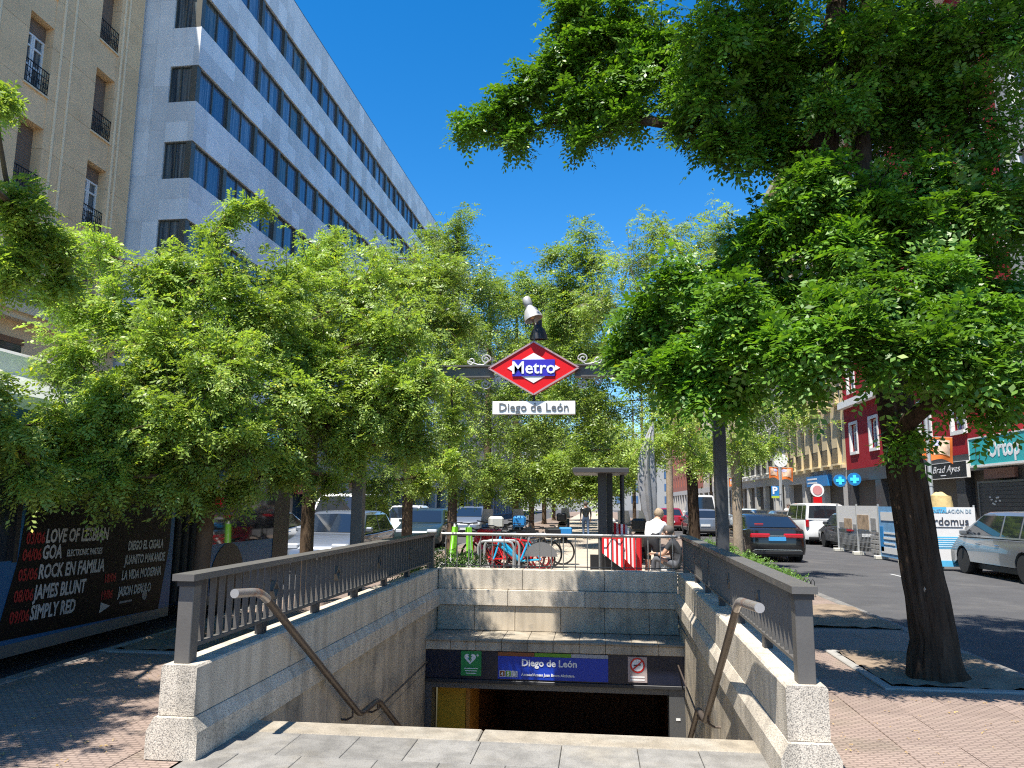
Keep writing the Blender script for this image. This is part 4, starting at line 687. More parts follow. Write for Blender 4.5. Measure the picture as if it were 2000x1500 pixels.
lamppost('grey lamp post with orange banners in front of the red building', 12.3, 30.2, bz=(3.3, 4.2)); lamppost('grey lamp post with orange banners in front of the cream building', 12.2, 53.5, bz=(3.3, 4.15)); lamppost('distant lamp post with orange banners on the right pavement', 12.2, 74)
o = thing('traffic_sign', 'white back of a round traffic sign on a thin pole', 'sign', (12.0, 52.6, 0)); MB().tube([(12.05, 52.4, 0), (12.05, 52.4, 5.0)], .04, 8).build('pole', GALV, o); MB().lathe([(.45, 52.34), (.45, 52.37)], (12.05, 0, 4.55), 'y', 20).build('disc', WHITE, o)
o = thing('parking_sign', 'blue parking sign with a white P on the right pavement', 'sign', (11.95, 50, 0)); a = gy(1506, 949, 50); b = gy(1522, 973, 50); MB().box(a.x, b.x, 49.97, 50.03, b.z, a.z).build('panel', DB, o); text('P', .62, TXW, o, (a.x + .05, 49.96, b.z + .27), (1, 0, 0), (0, 0, 1), bold=.02); MB().box(a.x, b.x, 49.96, 49.97, b.z, b.z + .14).build('yellow_stripe', mat('lime_stripe', (.45, .55, .05), .5), o); MB().cyl((a.x + .2, 50.06, 0), (a.x + .2, 50.06, b.z + .3), .035).build('pole', GALV, o)
o = thing('round_red_sign', 'white oval sign on a red post by the pharmacy', 'sign', (13.3, 49, 0)); MB().lathe([(.40, 48.95), (.40, 49.05)], (13.35, 0, 2.55), 'y', 20).build('oval', WHITE, o); MB().lathe([(.28, 48.93), (.28, 48.95)], (13.35, 0, 2.55), 'y', 20).build('inner_oval', mat('pale_red_print', (.6, .25, .25), .5), o); MB().box(13.1, 13.6, 48.96, 49.2, 0, 2.15).build('post', RED, o)
# construction fence
MESH = mat('fence_wire', (.40, .41, .41), .5, .4)
fe = thing('site_fence', 'mesh construction fence with banners along the right road', 'fence', (9.6, 27, -.14)); xs = 9.38; ys = [31.8, 29.5, 27.3, 25.2, 23.15]; zb = -.14
for y in ys: MB().cyl((xs, y, zb), (xs, y, 1.68), .038, n=8).build('post', GALV, fe); MB().box(xs - .2, xs + .2, y - .12, y + .12, zb, zb + .13, .02).build('concrete_foot', mat('pale_concrete', (.55, .53, .46), .9, var=.1), fe)
for y0, y1 in zip(ys, ys[1:]):
    w = MB()
    for k in range(1, 16): yy = y0 + (y1 - y0) * k / 16; w.cyl((xs, yy, zb + .1), (xs, yy, 1.6), .006, n=4)
    for k in range(9): zz = zb + .12 + k * .2; w.cyl((xs, y0, zz), (xs, y1, zz), .006, n=4)
    w.build('mesh_panel', MESH, fe, kind='stuff')
BPR = [mat('white_print', (.74, .72, .70), .6, var=.05), mat('pale_blue_print', (.18, .38, .62), .6, var=.25, vscale=3), mat('deep_blue_print', (.02, .22, .52), .6, var=.1), mat('terracotta_print', (.55, .17, .05), .6, var=.2), mat('tan_print', (.42, .30, .20), .6, var=.5, vscale=5), mat('grey_print', (.30, .29, .28), .6, var=.3, vscale=5), mat('sky_print', (.10, .45, .72), .6, var=.1)]
def cloth(nm, m, x, y0, y1, z0, z1, par): return MB().box(x - .012, x, min(y0, y1), max(y0, y1), z0, z1).build(nm, m, par)
q = cloth('photo_banner', BPR[0], xs - .012, 31.7, 27.35, .75, 1.62, fe)
for y0, y1, z0, z1, m in ((30.9, 30.0, .78, 1.15, 4), (29.4, 28.2, .8, 1.3, 4), (28.0, 27.5, .8, 1.2, 5), (31.5, 30.9, .8, 1.0, 5), (29.9, 29.5, .8, .95, 5)): cloth('print_patch', BPR[m], xs - .026, y0, y1, z0, z1, q)
q = cloth('blue_banner', BPR[1], xs - .02, 27.2, 25.3, -.02, 1.6, fe)
for z0, z1, m, a, b in ((1.15, 1.42, 0, 27.0, 25.8), (.55, .62, 0, 26.9, 25.7), (.38, .44, 0, 26.9, 25.9), (.15, .95, 2, 27.15, 26.85), (.1, .3, 0, 27.1, 25.4), (.72, .78, 0, 26.8, 25.8)): cloth('print_patch', BPR[m], xs - .034, a, b, z0, z1, q)
cloth('terracotta_banner', BPR[3], xs - .02, 25.1, 23.25, .0, 1.58, fe)
fo = thing('white_blue_banner', 'white and blue company banner facing the camera behind the tree trunk', 'banner', (10.4, 22.9, 0)); fy = 22.85; a = gy(1795, 990, fy); b = gy(1912, 1096, fy); x0, x1, z1, z0 = a.x - .5, b.x, a.z + .0, -.02
MB().box(x0, x1, fy, fy + .03, z0, z1).build('panel', BPR[0], fo); hgt = z1 - z0
for u0, u1, v0, v1, m in ((0, .62, .90, 1.0, 6), (0, 1, .30, .50, 6), (0, 1, .0, .10, 6), (.0, .45, .50, .56, 6)): MB().box(x0 + (x1 - x0) * u0, x0 + (x1 - x0) * u1, fy - .006, fy - .001, z0 + hgt * v0, z0 + hgt * v1).build('print_band', BPR[m], fo)
for k, v in enumerate((.47, .435, .40, .365, .33)): MB().box(x0 + .3, x1 - .3 - .1 * (k % 3), fy - .011, fy - .007, z0 + hgt * v - .008, z0 + hgt * v + .008).build('print_line', BPR[0], fo)
text('fordomus', .30, INK, fo, (x1 - .18, fy - .012, z0 + hgt * .70), (1, 0, 0), (0, 0, 1), align='RIGHT', bold=.002); text('INSTALACIÓN DE', .13, mat('grey_blue_ink', (.25, .38, .48), .6), fo, (x1 - .1, fy - .012, z0 + hgt * .91), (1, 0, 0), (0, 0, 1), align='RIGHT')
MB().box(x0 + .2, x1 - .35, fy - .012, fy - .002, z0 + hgt * .655, z0 + hgt * .665).build('rule', INK, fo); MB().lathe([(.09, fy - .012), (.09, fy - .002)], (x1 - .22, 0, z0 + hgt * .63), 'y', 16).build('round_mark', BPR[5], fo)
for x in (x0, x1): MB().cyl((x, fy + .05, -.14), (x, fy + .05, z1 + .06), .03, n=8).build('post', GALV, fo)
rb = thing('rubble_bag', 'pale sack of rubble standing behind the mesh fence', 'sack', (10.7, 25.6, -.14)); MB().tube([(10.7, 25.6, -.14), (10.7, 25.6, .2), (10.7, 25.6, 1.3), (10.7, 25.6, 1.95), (10.72, 25.6, 2.0)], [.36, .42, .36, .28, .18], 10).build('sack', mat('yellow_sack', (.60, .45, .20), .8, var=.15, vscale=8, bump=.5, bscale=9), rb, True); MB().tube([(10.7, 25.6, 1.95), (10.7, 25.62, 2.06)], [.18, .06], 8).build('sack_top', MATS['yellow_sack'], rb, True)
pl_ = thing('pallet_stack', 'grey stack of building material behind the mesh fence', 'building material', (10.6, 29, -.14))
for k in range(5): MB().box(10.1, 11.2, 28.1, 30.4, -.1 + k * .17, .05 + k * .17, .02).build('board', BPR[5], pl_)
# low wire fence round the bed
wf = thing('bed_fence', 'low black hooped fence around the bed behind the right railing', 'fence', (3.4, 14.6, 0))
for k in range(13): x = 2.95 + k * .07; MB().tube([(x, 14.6, 0), (x, 14.6, .26), (x + .03, 14.6, .31), (x + .06, 14.6, .26), (x + .06, 14.6, 0)], .007, 5).build('hoop', IRON, wf)
# ------------------------------------------------------------------ bicycles
def bike(label, x, y, rz, col, fend=None, rimc=None, basket=None, group='bicycles at the rack', tilt=0):
    o = lthing('bicycle', label, 'bicycle', (x, y, 0), rz, group); o.rotation_euler.x = 0; R = .34; xr, xf = -.54, .54
    for xx in (xr, xf):
        t = MB().lathe([(R - .045, -.018), (R - .01, -.022), (R, 0), (R - .01, .022), (R - .045, .018)], (xx, 0, R), 'y', 28); t.f = t.f[:-2]; t.m = t.m[:-2]; w = t.build('wheel', TYRE, o, True); s = MB()
        for k in range(12): a = k * math.pi / 6; s.bar((xx, 0, R), (xx + .30 * math.cos(a), 0, R + .30 * math.sin(a)), .006, .006)
        s.lathe([(.03, -.05), (.03, .05)], (xx, 0, R), 'y', 10).build('spokes', rimc or GALV, w)
    bb, st, hd = Vector((-.08, 0, .30)), Vector((-.25, 0, .72)), Vector((.40, 0, .78)); f = MB()
    for a, b, r in ((bb, st, .028), (bb, hd, .045), (st * .9 + bb * .1, hd, .028) if not fend else (bb, Vector((.36, 0, .62)), .04), (bb, Vector((xr, .05, R)), .02), (bb, Vector((xr, -.05, R)), .02), (st, Vector((xr, .05, R)), .014), (st, Vector((xr, -.05, R)), .014)): f.cyl(a, b, r, n=8)
    f.build('frame', col, o, True); MB().tube([hd + Vector((-.03, 0, .12)), hd, Vector((xf - .06, 0, .5)), Vector((xf, .05, R))], [.022, .024, .02, .016], 8).build('fork', col, o, True)
    MB().tube([Vector((.22, -.30, 1.02)), Vector((.34, -.22, 1.02)), Vector((.37, 0, .96)), Vector((.34, .22, 1.02)), Vector((.22, .30, 1.02))], .013, 8).build('handlebar', BLACK, o, True); MB().cyl(st, st + Vector((-.06, 0, .18)), .014).build('seat_post', GALV, o)
    MB().prism([(-.17, -.08), (-.1, -.1), (.05, -.04), (.14, -.015), (.14, .015), (.05, .04), (-.1, .1), (-.17, .08)], lambda u, v, d: (-.32 + u, v, d), .90, .95).build('saddle', BLACK, o)
    c = MB().lathe([(.09, -.035), (.09, -.03)], (-.08, 0, .30), 'y', 14); c.bar((-.08, -.05, .30), (.06, -.06, .20), .02, .02); c.bar((-.08, .05, .30), (-.22, .06, .40), .02, .02); c.box(.0, .12, -.16, -.06, .185, .21).box(-.28, -.16, .06, .16, .39, .415).build('crank', BLACK, o)
    if fend:
        for s_ in (-.045, .045): MB().prism([(xr + (R + .05) * math.cos(a), R + (R + .05) * math.sin(a)) for a in [math.radians(d) for d in range(10, 171, 16)]] , lambda u, v, d: (u, d, v), s_ - .006, s_ + .006).build('wheel_cover', fend, o)
    if fend:
        for rr in (.27, .19): MB().tube([(xr + rr * math.cos(a), -.06, R + rr * math.sin(a)) for a in [k * PI / 14 for k in range(29)]], .022, 6).build('wheel_ring', RRM, o, True)
    if basket: b = MB().box(.46, .80, -.18, .18, .74, .98, .03).build('basket', basket, o)
    return o
CYB = mat('cyan_bike_paint', (.015, .34, .62), .35, coat=.4); GFN = mat('grey_fender', (.17, .17, .175), .5); RRM = mat('red_rim', (.55, .02, .03), .4); LIME = mat('lime_paint', (.22, .62, .03), .4); REDB = mat('red_bike_paint', (.55, .012, .015), .35, coat=.4)
p = gy(1010, 1085, 17.8); bike('cyan hire bicycle with grey wheel cover at the rack behind the railing', p.x, 17.8, PI + .12, CYB, GFN, RRM)
bike('red hire bicycle behind the cyan bicycle', p.x - .25, 18.6, PI - .25, REDB, None, RRM, REDB); bike('red hire bicycle standing left of the cyan bicycle', p.x - .75, 18.3, PI - .6, REDB, None, RRM, None); bike('red hire bicycle with its saddle above the rack hoop', p.x - .1, 19.1, PI + .35, REDB, None, RRM, REDB); bike('black bicycle with a basket farther behind the rack', p.x + .1, 19.6, .3, BLK, None, None, BLACK); bike('dark bicycle leaning among the bicycles at left', p.x - .9, 19.9, 1.0, BLK); bike('blue grey bicycle with a blue crate at the back of the rack', p.x + .35, 20.8, .1, GRY, None, None, DB)
for k in range(5): bike('dark parked bicycle in the long line under the trees, %s from the railing' % ('nearest', 'second', 'third', 'fourth', 'fifth')[k], -2.6 + .1 * (k % 2), 22.6 + k * 1.1, .35 + .1 * k, BLK if k % 2 else GRY, group='bicycles under the trees')
def scooter(label, x, y, rz):
    o = lthing('electric_scooter', label, 'scooter', (x, y, 0), rz, 'lime scooters'); MB().box(-.42, .38, -.09, .09, .12, .18, .02).build('deck', WHITE, o); MB().tube([(.38, 0, .16), (.50, 0, .30), (.40, 0, 1.16)], [.035, .04, .03], 10).build('stem', WHITE, o, True); MB().prism([(.52, .42), (.44, 1.08), (.36, 1.08), (.42, .42)], lambda u, v, d: (u, d, v), -.055, .055).build('stem_cover', LIME, o); MB().prism([(.30, .14), (.58, .20), (.53, .41), (.43, .41)], lambda u, v, d: (u, d, v), -.045, .045).build('neck_cover', WHITE, o)
    MB().tube([(.40, -.25, 1.17), (.42, 0, 1.16), (.40, .25, 1.17)], .016, 8).build('handlebar', BLACK, o, True)
    for xx in (.53, -.46): MB().lathe([(.09, -.03), (.125, -.025), (.125, .025), (.09, .03)], (xx, 0, .125), 'y', 20).build('wheel', TYRE, o, True)
    MB().prism([(-.6, .15), (-.55, .27), (-.42, .28), (-.40, .15)], lambda u, v, d: (u, d, v), -.04, .04).build('mudguard', WHITE, o); return o
scooter('lime and white electric scooter farthest left behind the railing', gy(912, 1, 17).x, 17.0, -.7); scooter('lime and white electric scooter beside the cyan bicycle', gy(934, 1, 17.3).x, 17.3, -2.3)
rk = thing('bicycle_rack', 'steel hoop bicycle rack in front of the cyan bicycle', 'bicycle rack', (p.x, 17.2, 0))
for k, yy in enumerate((16.9, 17.35)): xa, xb = gy(950 + 6 * k, 1, 16.9).x, gy(1012 + 6 * k, 1, 16.9).x; MB().tube([(xa, yy, 0), (xa, yy, .66), (xa + .04, yy, .75), (xa + .12, yy, .78), (xb - .12, yy, .78), (xb - .04, yy, .75), (xb, yy, .66), (xb, yy, 0)], .026, 8).build('hoop', GALV, rk, True)
def moto(label, x, y, rz, col, box):
    o = lthing('motor_scooter', label, 'motorcycle', (x, y, 0), rz, 'motorcycles under the trees')
    for xx in (-.62, .66): MB().lathe([(.14, -.05), (.25, -.055), (.27, 0), (.25, .055), (.14, .05)], (xx, 0, .27), 'y', 20).build('wheel', TYRE, o, True)
    MB().prism([(-.85, .45), (-.9, .72), (-.3, .80), (-.1, .45), (.25, .38), (.42, .95), (.55, .98), (.72, .5), (.6, .42), (.45, .3), (-.2, .25), (-.5, .30)], lambda u, v, d: (u, d, v), -.17, .17).build('body', col, o); MB().box(-.85, -.1, -.15, .15, .76, .86, .04).build('seat', BLACK, o); MB().tube([(.38, -.34, 1.06), (.46, 0, 1.02), (.38, .34, 1.06)], .018, 8).build('handlebar', BLACK, o, True)
    MB().add([(.52, -.2, 1.0), (.52, .2, 1.0), (.40, .16, 1.42), (.40, -.16, 1.42)], [(0, 1, 2, 3)]).build('windshield', mat('smoked_screen', (.3, .3, .28), .2, 0, .6), o); MB().box(-1.1, -.7, -.2, .2, .88, 1.22, .06).build('top_box', box, o)
moto('dark motor scooter with a pale top box under the left trees', gy(975, 1, 24).x, 23.4, 1.9, BLK, mat('pale_box', (.5, .5, .46), .5)); moto('black motor scooter with a blue top box under the left trees', gy(1020, 1, 25).x, 25, 1.7, GRY, DB); moto('dark motor scooter parked beside the walking person', gy(1100, 1, 33).x, 33, 1.5, BLK, BLACK); moto('white motor scooter behind the striped cloth', gy(1195, 1, 21.5).x, 21.5, 1.2, WHT, BPR[0])
moto('black motor scooter behind the woman in white', gy(1240, 1, 22).x, 22.5, 1.4, BLK, BLACK)
# ------------------------------------------------------------------ shelter, parasol, striped stall
sx0 = gy(1120, 925, 16.5); sh_ = thing('steel_shelter', 'slim dark steel shelter with a flat roof behind the railing', 'shelter', (gy(1167, 1, 16.5).x, 16.5, 0)); px_ = gy(1167, 1, 16.5).x; MB().box(px_ - .09, px_ + .09, 16.42, 16.6, 0, sx0.z, .006).build('post', mat('charcoal_paint', (.05, .05, .052), .5), sh_); MB().box(sx0.x, sx0.x + 1.15, 15.9, 17.6, sx0.z, sx0.z + .1, .01).build('roof', MATS['charcoal_paint'], sh_); MB().box(px_ + .1, px_ + .22, 16.5, 17.5, .3, sx0.z).build('panel', BLACK, sh_); MB().cyl((sx0.x + 1.05, 17.4, 0), (sx0.x + 1.05, 17.4, sx0.z), .05).build('rear_post', MATS['charcoal_paint'], sh_)
MB().box(px_ - .26, px_ - .09, 16.45, 16.62, .1, .55).build('bin', BLACK, sh_)
ps = thing('closed_parasol', 'tall closed grey parasol standing behind the woman in white', 'parasol', (gy(1258, 1, 19).x, 19, 0)); qx = gy(1259, 1, 19).x; MB().cyl((qx, 19, 0), (qx, 19, 3.6), .03).build('pole', GALV, ps)
def fold(th, i): return 1 + .28 * math.sin(th * 5 + i * .3)
MB().tube([(qx - .10, 18.95, 1.15), (qx - .14, 18.95, 1.5), (qx - .17, 18.95, 2.0), (qx - .18, 18.95, 2.6), (qx - .12, 18.95, 3.1), (qx - .02, 19, 3.5)], [.07, .15, .19, .17, .11, .03], 24, True, fold).build('folded_canopy', mat('silver_grey_fabric', (.28, .28, .29), .45, .1, .5, .2, 5), ps, True); MB().box(qx - .25, qx + .25, 18.75, 19.25, 0, .1, .02).build('base', BPR[5], ps)
sb = thing('striped_stall', 'red and white striped cloth draped over folding racks behind the railing', 'stall', (gy(1200, 1, 16.2).x, 16.2, 0)); RC = mat('red_cloth', (.55, .010, .015), .8, var=.1); WC = mat('white_cloth', (.74, .70, .68), .8, var=.05)
def stripe_panel(xa, xb, y0, y1, ztl, ztr, zbl, zbr, n, bend):
    pnl = MB().cyl((xa, y0 + .05, 0), (xa, y0 + .05, ztl), .015).build('rack_leg', BLACK, sb)
    for k in range(n):
        u0, u1 = k / n, (k + 1) / n; X_ = lambda u: xa + (xb - xa) * u; Yf = lambda u, v: y0 + (y1 - y0) * u + .05 * math.sin(u * 9) - bend * v; zt = lambda u: ztl + (ztr - ztl) * u; zb_ = lambda u: zbl + (zbr - zbl) * u
        vs = [(X_(u), Yf(u, v), zt(u) * (1 - v) + zb_(u) * v) for v in (0, .33, .66, 1) for u in (u0, u1)]; vs += [(a, b_ + .012, c) for a, b_, c in vs]; MB().add(vs, [(2 * i, 2 * i + 1, 2 * i + 3, 2 * i + 2) for i in range(3)] + [(8 + 2 * i, 8 + 2 * i + 2, 8 + 2 * i + 3, 8 + 2 * i + 1) for i in range(3)]).build('cloth_stripe', RC if k % 2 == 0 else WC, sb)
X_ = lambda px: gy(px, 1, 16.2).x; Z_ = lambda py: gy(1200, py, 16.2).z
stripe_panel(X_(1166), X_(1202), 16.2, 16.1, Z_(1046), Z_(1050), Z_(1080), Z_(1110), 9, .1); stripe_panel(X_(1200), X_(1224), 16.25, 16.15, Z_(1045), Z_(1048), Z_(1085), Z_(1112), 7, .12); stripe_panel(X_(1188), X_(1212), 16.6, 16.55, Z_(1022), Z_(1026), Z_(1060), Z_(1060), 6, .05)
MB().box(X_(1166), X_(1202), 16.08, 16.09, Z_(1052), Z_(1047)).build('cloth_hem', RC, sb); MB().box(X_(1205), X_(1236), 16.35, 16.7, .1, Z_(1044), .03).build('red_bag', RC, sb); MB().box(X_(1168), X_(1200), 16.3, 16.6, .05, .55, .02).build('crate', BLACK, sb)
# ------------------------------------------------------------------ people
SKIN = mat('skin', (.50, .29, .20), .55, 0, .4); SHW = mat('white_shirt', (.80, .79, .77), .8, var=.04); TRB = mat('black_trousers', (.022, .022, .025), .8); TSH = mat('charcoal_tshirt', (.035, .036, .04), .85, var=.15); JEAN = mat('grey_trousers', (.09, .095, .11), .85, var=.1); HAIRB = mat('blond_hair', (.32, .24, .16), .7, var=.3, vscale=30, bump=.6, bscale=60); HAIRD = mat('short_grey_hair', (.10, .085, .075), .8, var=.2, vscale=30)
def person(label, loc, rz, J, mats, hair, hairshape):
    """One skinned body from joints: J name -> (x, y, z, r); +y is the way the person faces. mats(z-based function) picks clothes."""
    o = lthing('person', label, 'person', loc, rz); names = list(J); idx = {n: i for i, n in enumerate(names)}
    E = [('pelvis', 'waist'), ('waist', 'chest'), ('chest', 'neck'), ('neck', 'jaw'), ('jaw', 'head')] + [e for s in 'LR' for e in (('pelvis', 'hip' + s), ('hip' + s, 'knee' + s), ('knee' + s, 'ankle' + s), ('ankle' + s, 'toe' + s), ('chest', 'sho' + s), ('sho' + s, 'elb' + s), ('elb' + s, 'wri' + s), ('wri' + s, 'palm' + s))]
    vs = [J[n][:3] for n in names]; rs = [J[n][3] for n in names]; es = [(idx[a], idx[b]) for a, b in E]
    for s in 'LR':
        w, p_ = Vector(J['wri' + s][:3]), Vector(J['palm' + s][:3]); d = (p_ - w).normalized(); sd = d.cross(Vector((0, 0, 1)) if abs(d.z) < .8 else Vector((1, 0, 0))).normalized(); up = sd.cross(d)
        for k, (off, ln) in enumerate(((-.03, .07), (-.01, .085), (.012, .08), (.032, .06))):
            i0 = len(vs); vs += [tuple(p_ + sd * off + d * .02), tuple(p_ + sd * off * 1.2 + d * (.02 + ln * .5) - up * .01), tuple(p_ + sd * off * 1.2 + d * (.02 + ln) - up * .035)]; rs += [.009, .0085, .007]; es += [(idx['palm' + s], i0), (i0, i0 + 1), (i0 + 1, i0 + 2)]
        i0 = len(vs); vs += [tuple(w + sd * .04 + d * .05), tuple(w + sd * .06 + d * .09 - up * .015)]; rs += [.011, .009]; es += [(idx['wri' + s], i0), (i0, i0 + 1)]
    me = bpy.data.meshes.new('body'); me.from_pydata(vs, es, []); ob = link('body', me, o); sk = ob.modifiers.new('skin', 'SKIN'); sk.use_smooth_shade = True
    for i, r in enumerate(rs): me.skin_vertices[0].data[i].radius = (r, r); me.skin_vertices[0].data[i].use_root = (i == 0)
    ob.modifiers.new('sub', 'SUBSURF').levels = 1; ob.modifiers['sub'].render_levels = 1
    dg = bpy.context.evaluated_depsgraph_get(); m2 = bpy.data.meshes.new_from_object(ob.evaluated_get(dg)); ob.modifiers.clear(); ob.data = m2; m2.materials.clear()
    for m in mats[0]: m2.materials.append(m)
    for pgn in m2.polygons: pgn.use_smooth = True; c = pgn.center; k = min(names, key=lambda n: (Vector(J[n][:3]) - c).length - J[n][3]); pgn.material_index = mats[1](k, c)
    h = Vector(J['head'][:3]); hb = MB(); hb.ell(h + Vector(hairshape[0]), hairshape[1], 14, 9, hairshape[2]); hb.build('hair', hair, ob, True); f = Vector(hairshape[3]).normalized(); sd = f.cross(Vector((0, 0, 1))).normalized()
    for s in (-1, 1): e = h + f * .092 + sd * s * .034 + Vector((0, 0, -.01)); MB().ell(e, (.011, .011, .008), 8, 5).build('eye', BLACK, ob, True); MB().ell(h + sd * s * .088 - Vector((0, 0, .02)), (.018, .022, .034), 8, 6).build('ear', SKIN, ob, True)
    MB().ell(h + f * .108 + Vector((0, 0, -.035)), (.015, .018, .028), 8, 6).build('nose', SKIN, ob, True); MB().ell(h + f * .098 + Vector((0, 0, -.075)), (.024, .012, .008), 8, 5).build('mouth', mat('lip', (.35, .12, .10), .5), ob, True); return o
def cl(k, c, top, bot, shoe, sleeve):
    n = k.rstrip('LR')
    if n in ('head', 'jaw', 'neck', 'palm', 'wri'): return 0
    if n == 'elb': return top if sleeve else 0
    if n in ('chest', 'waist', 'sho'): return top
    if n in ('toe',): return shoe
    return bot
# woman bending forward, seen from behind; her front faces +y with a turn to the right
Jw = dict(pelvis=(0, 0, .86, .15), waist=(0, .06, 1.0, .14), chest=(0, .20, 1.16, .155), neck=(0, .30, 1.30, .055), jaw=(0, .36, 1.34, .068), head=(0, .40, 1.40, .098), hipL=(-.10, 0, .82, .105), kneeL=(-.11, .06, .47, .065), ankleL=(-.11, .0, .09, .042), toeL=(-.12, .15, .04, .035), hipR=(.10, 0, .82, .105), kneeR=(.11, .05, .47, .065), ankleR=(.11, -.02, .09, .042), toeR=(.12, .13, .04, .035),
          shoL=(-.19, .22, 1.20, .06), elbL=(-.23, .36, .98, .042), wriL=(-.16, .52, .84, .028), palmL=(-.15, .59, .80, .03), shoR=(.19, .22, 1.20, .06), elbR=(.24, .38, .99, .042), wriR=(.17, .54, .86, .028), palmR=(.16, .61, .82, .03))
wx = gy(1252, 1, 16.6).x; person('person in white shirt and black shorts bending over beside the seated man', (wx, 16.6, 0), -.55, Jw, ([SKIN, SHW, TRB, BLACK], lambda k, c: cl(k, c, 1, 0 if c.z < .45 else 2, 3, True)), HAIRB, ((0, -.025, .015), (.105, .115, .115), .05, (0, 1, -.3)))
# man sitting on the kerb, facing left
Jm = dict(pelvis=(0, 0, .38, .15), waist=(0, .04, .54, .145), chest=(0, .10, .74, .16), neck=(0, .15, .91, .058), jaw=(0, .20, .95, .068), head=(0, .22, 1.02, .098), hipL=(-.11, .05, .36, .10), kneeL=(-.16, .46, .50, .068), ankleL=(-.12, .52, .09, .045), toeL=(-.13, .66, .05, .038), hipR=(.11, .05, .36, .10), kneeR=(.18, .45, .48, .068), ankleR=(.14, .50, .09, .045), toeR=(.15, .64, .05, .038),
          shoL=(-.20, .12, .80, .062), elbL=(-.26, .26, .56, .042), wriL=(-.12, .46, .58, .028), palmL=(-.09, .53, .58, .03), shoR=(.20, .12, .80, .062), elbR=(.27, .25, .56, .042), wriR=(.13, .45, .56, .028), palmR=(.10, .52, .56, .03))
mx_ = gy(1300, 1, 16.0).x; person('man in a charcoal t-shirt sitting behind the railing', (mx_, 16.0, .05), 1.25, Jm, ([SKIN, TSH, JEAN, BLACK], lambda k, c: cl(k, c, 1, 2, 3, False)), HAIRD, ((0, -.022, .018), (.101, .108, .105), .02, (0, 1, -.25)))
st_ = thing('folding_stool', 'dark folding stool under the seated man', 'stool', (mx_, 16.0, 0)); MB().box(mx_ - .2, mx_ + .2, 15.82, 16.2, .24, .29, .02).build('seat', BLACK, st_)
for a in (-.16, .16):
    for b in (-.14, .16): MB().cyl((mx_ + a, 16 + b, 0), (mx_ - a * .3, 16 + b, .25), .012, n=6).build('leg', IRON, st_)
Js = dict(pelvis=(0, 0, .92, .14), waist=(0, 0, 1.08, .13), chest=(0, 0, 1.30, .15), neck=(0, .0, 1.48, .055), jaw=(0, .03, 1.53, .066), head=(0, .03, 1.61, .095), hipL=(-.10, 0, .88, .095), kneeL=(-.10, .12, .48, .062), ankleL=(-.10, .02, .09, .042), toeL=(-.10, .17, .04, .035), hipR=(.10, 0, .88, .095), kneeR=(.10, -.02, .48, .062), ankleR=(.10, -.24, .12, .042), toeR=(.10, -.12, .05, .035),
          shoL=(-.19, 0, 1.38, .058), elbL=(-.24, -.06, 1.12, .04), wriL=(-.22, .06, .90, .027), palmL=(-.22, .09, .83, .03), shoR=(.19, 0, 1.38, .058), elbR=(.24, .0, 1.12, .04), wriR=(.23, .12, .92, .027), palmR=(.23, .15, .85, .03))
person('distant person in dark clothes walking on the boulevard path', (gy(1138, 1, 36).x, 36, 0), .1, Js, ([SKIN, BLK, mat('jeans', (.06, .10, .18), .8), BLACK], lambda k, c: cl(k, c, 1, 2, 3, True)), HAIRD, ((0, -.022, .018), (.10, .108, .105), .02, (0, 1, 0)))
person('distant person in a pale top on the right pavement', (gy(1494, 1, 47).x, 47, 0), 3.0, Js, ([SKIN, SHW, JEAN, BLACK], lambda k, c: cl(k, c, 1, 2, 3, True)), HAIRD, ((0, -.022, .018), (.10, .108, .105), .02, (0, 1, 0)))
# ================================================================== TREES
def leafmesh(name, P, D, U, Ln, k, hexa, wid=.42, droop=.35):
    """Pinnate leaves as one mesh: P base points, D directions of the stalk, U upper side, Ln lengths, k pairs of leaflets."""
    n = len(P); D = D / np.linalg.norm(D, axis=1, keepdims=True); S = np.cross(D, U); S /= np.linalg.norm(S, axis=1, keepdims=True) + 1e-9; U = np.cross(S, D)
    out = []; ts = [(j + .9) / (k + .4) for j in range(k)]; rows = [(t, s) for t in ts for s in (-1, 1)] + [(1.0, 0)]
    for t, s in rows:
        b = P + D * (Ln * t)[:, None] - np.array([0, 0, 1]) * (Ln * droop * t * t)[:, None]
        jit = RNG.normal(0, .16, (n, 3)); sz = Ln * (.34 if s else .30) * (1 - .35 * abs(t - .45)) * RNG.uniform(.8, 1.15, n)
        d = (S * (s * .9) + D * (.45 if s else 1) - np.array([0, 0, .22]) + jit); d /= np.linalg.norm(d, axis=1, keepdims=True)
        u = U + RNG.normal(0, .28, (n, 3)); w = np.cross(d, u); w /= np.linalg.norm(w, axis=1, keepdims=True) + 1e-9; u = np.cross(w, d)
        L = sz[:, None]; wd = L * wid * .5; g = b + d * L * .06
        if hexa: q = [g, g + d * L * .32 + w * wd, g + d * L * .72 + w * wd * .9, g + d * L + u * L * -.05, g + d * L * .72 - w * wd * .9, g + d * L * .32 - w * wd]
        else: q = [g, g + d * L * .5 + w * wd * 1.1 + u * L * .05, g + d * L, g + d * L * .5 - w * wd * 1.1 + u * L * .05]
        out.append(np.stack(q, 1))
    A = np.stack(out, 1); vn = A.shape[2]; V = A.reshape(-1, 3); nf = len(V) // vn
    me = bpy.data.meshes.new(name); me.vertices.add(len(V)); me.vertices.foreach_set('co', V.astype(np.float32).ravel()); me.loops.add(len(V)); me.loops.foreach_set('vertex_index', np.arange(len(V), dtype=np.int32))
    me.polygons.add(nf); me.polygons.foreach_set('loop_start', np.arange(0, len(V), vn, dtype=np.int32)); me.update(calc_edges=True); return me
LIGHT = np.array([-.2, -.37, 1.]) / 1.09
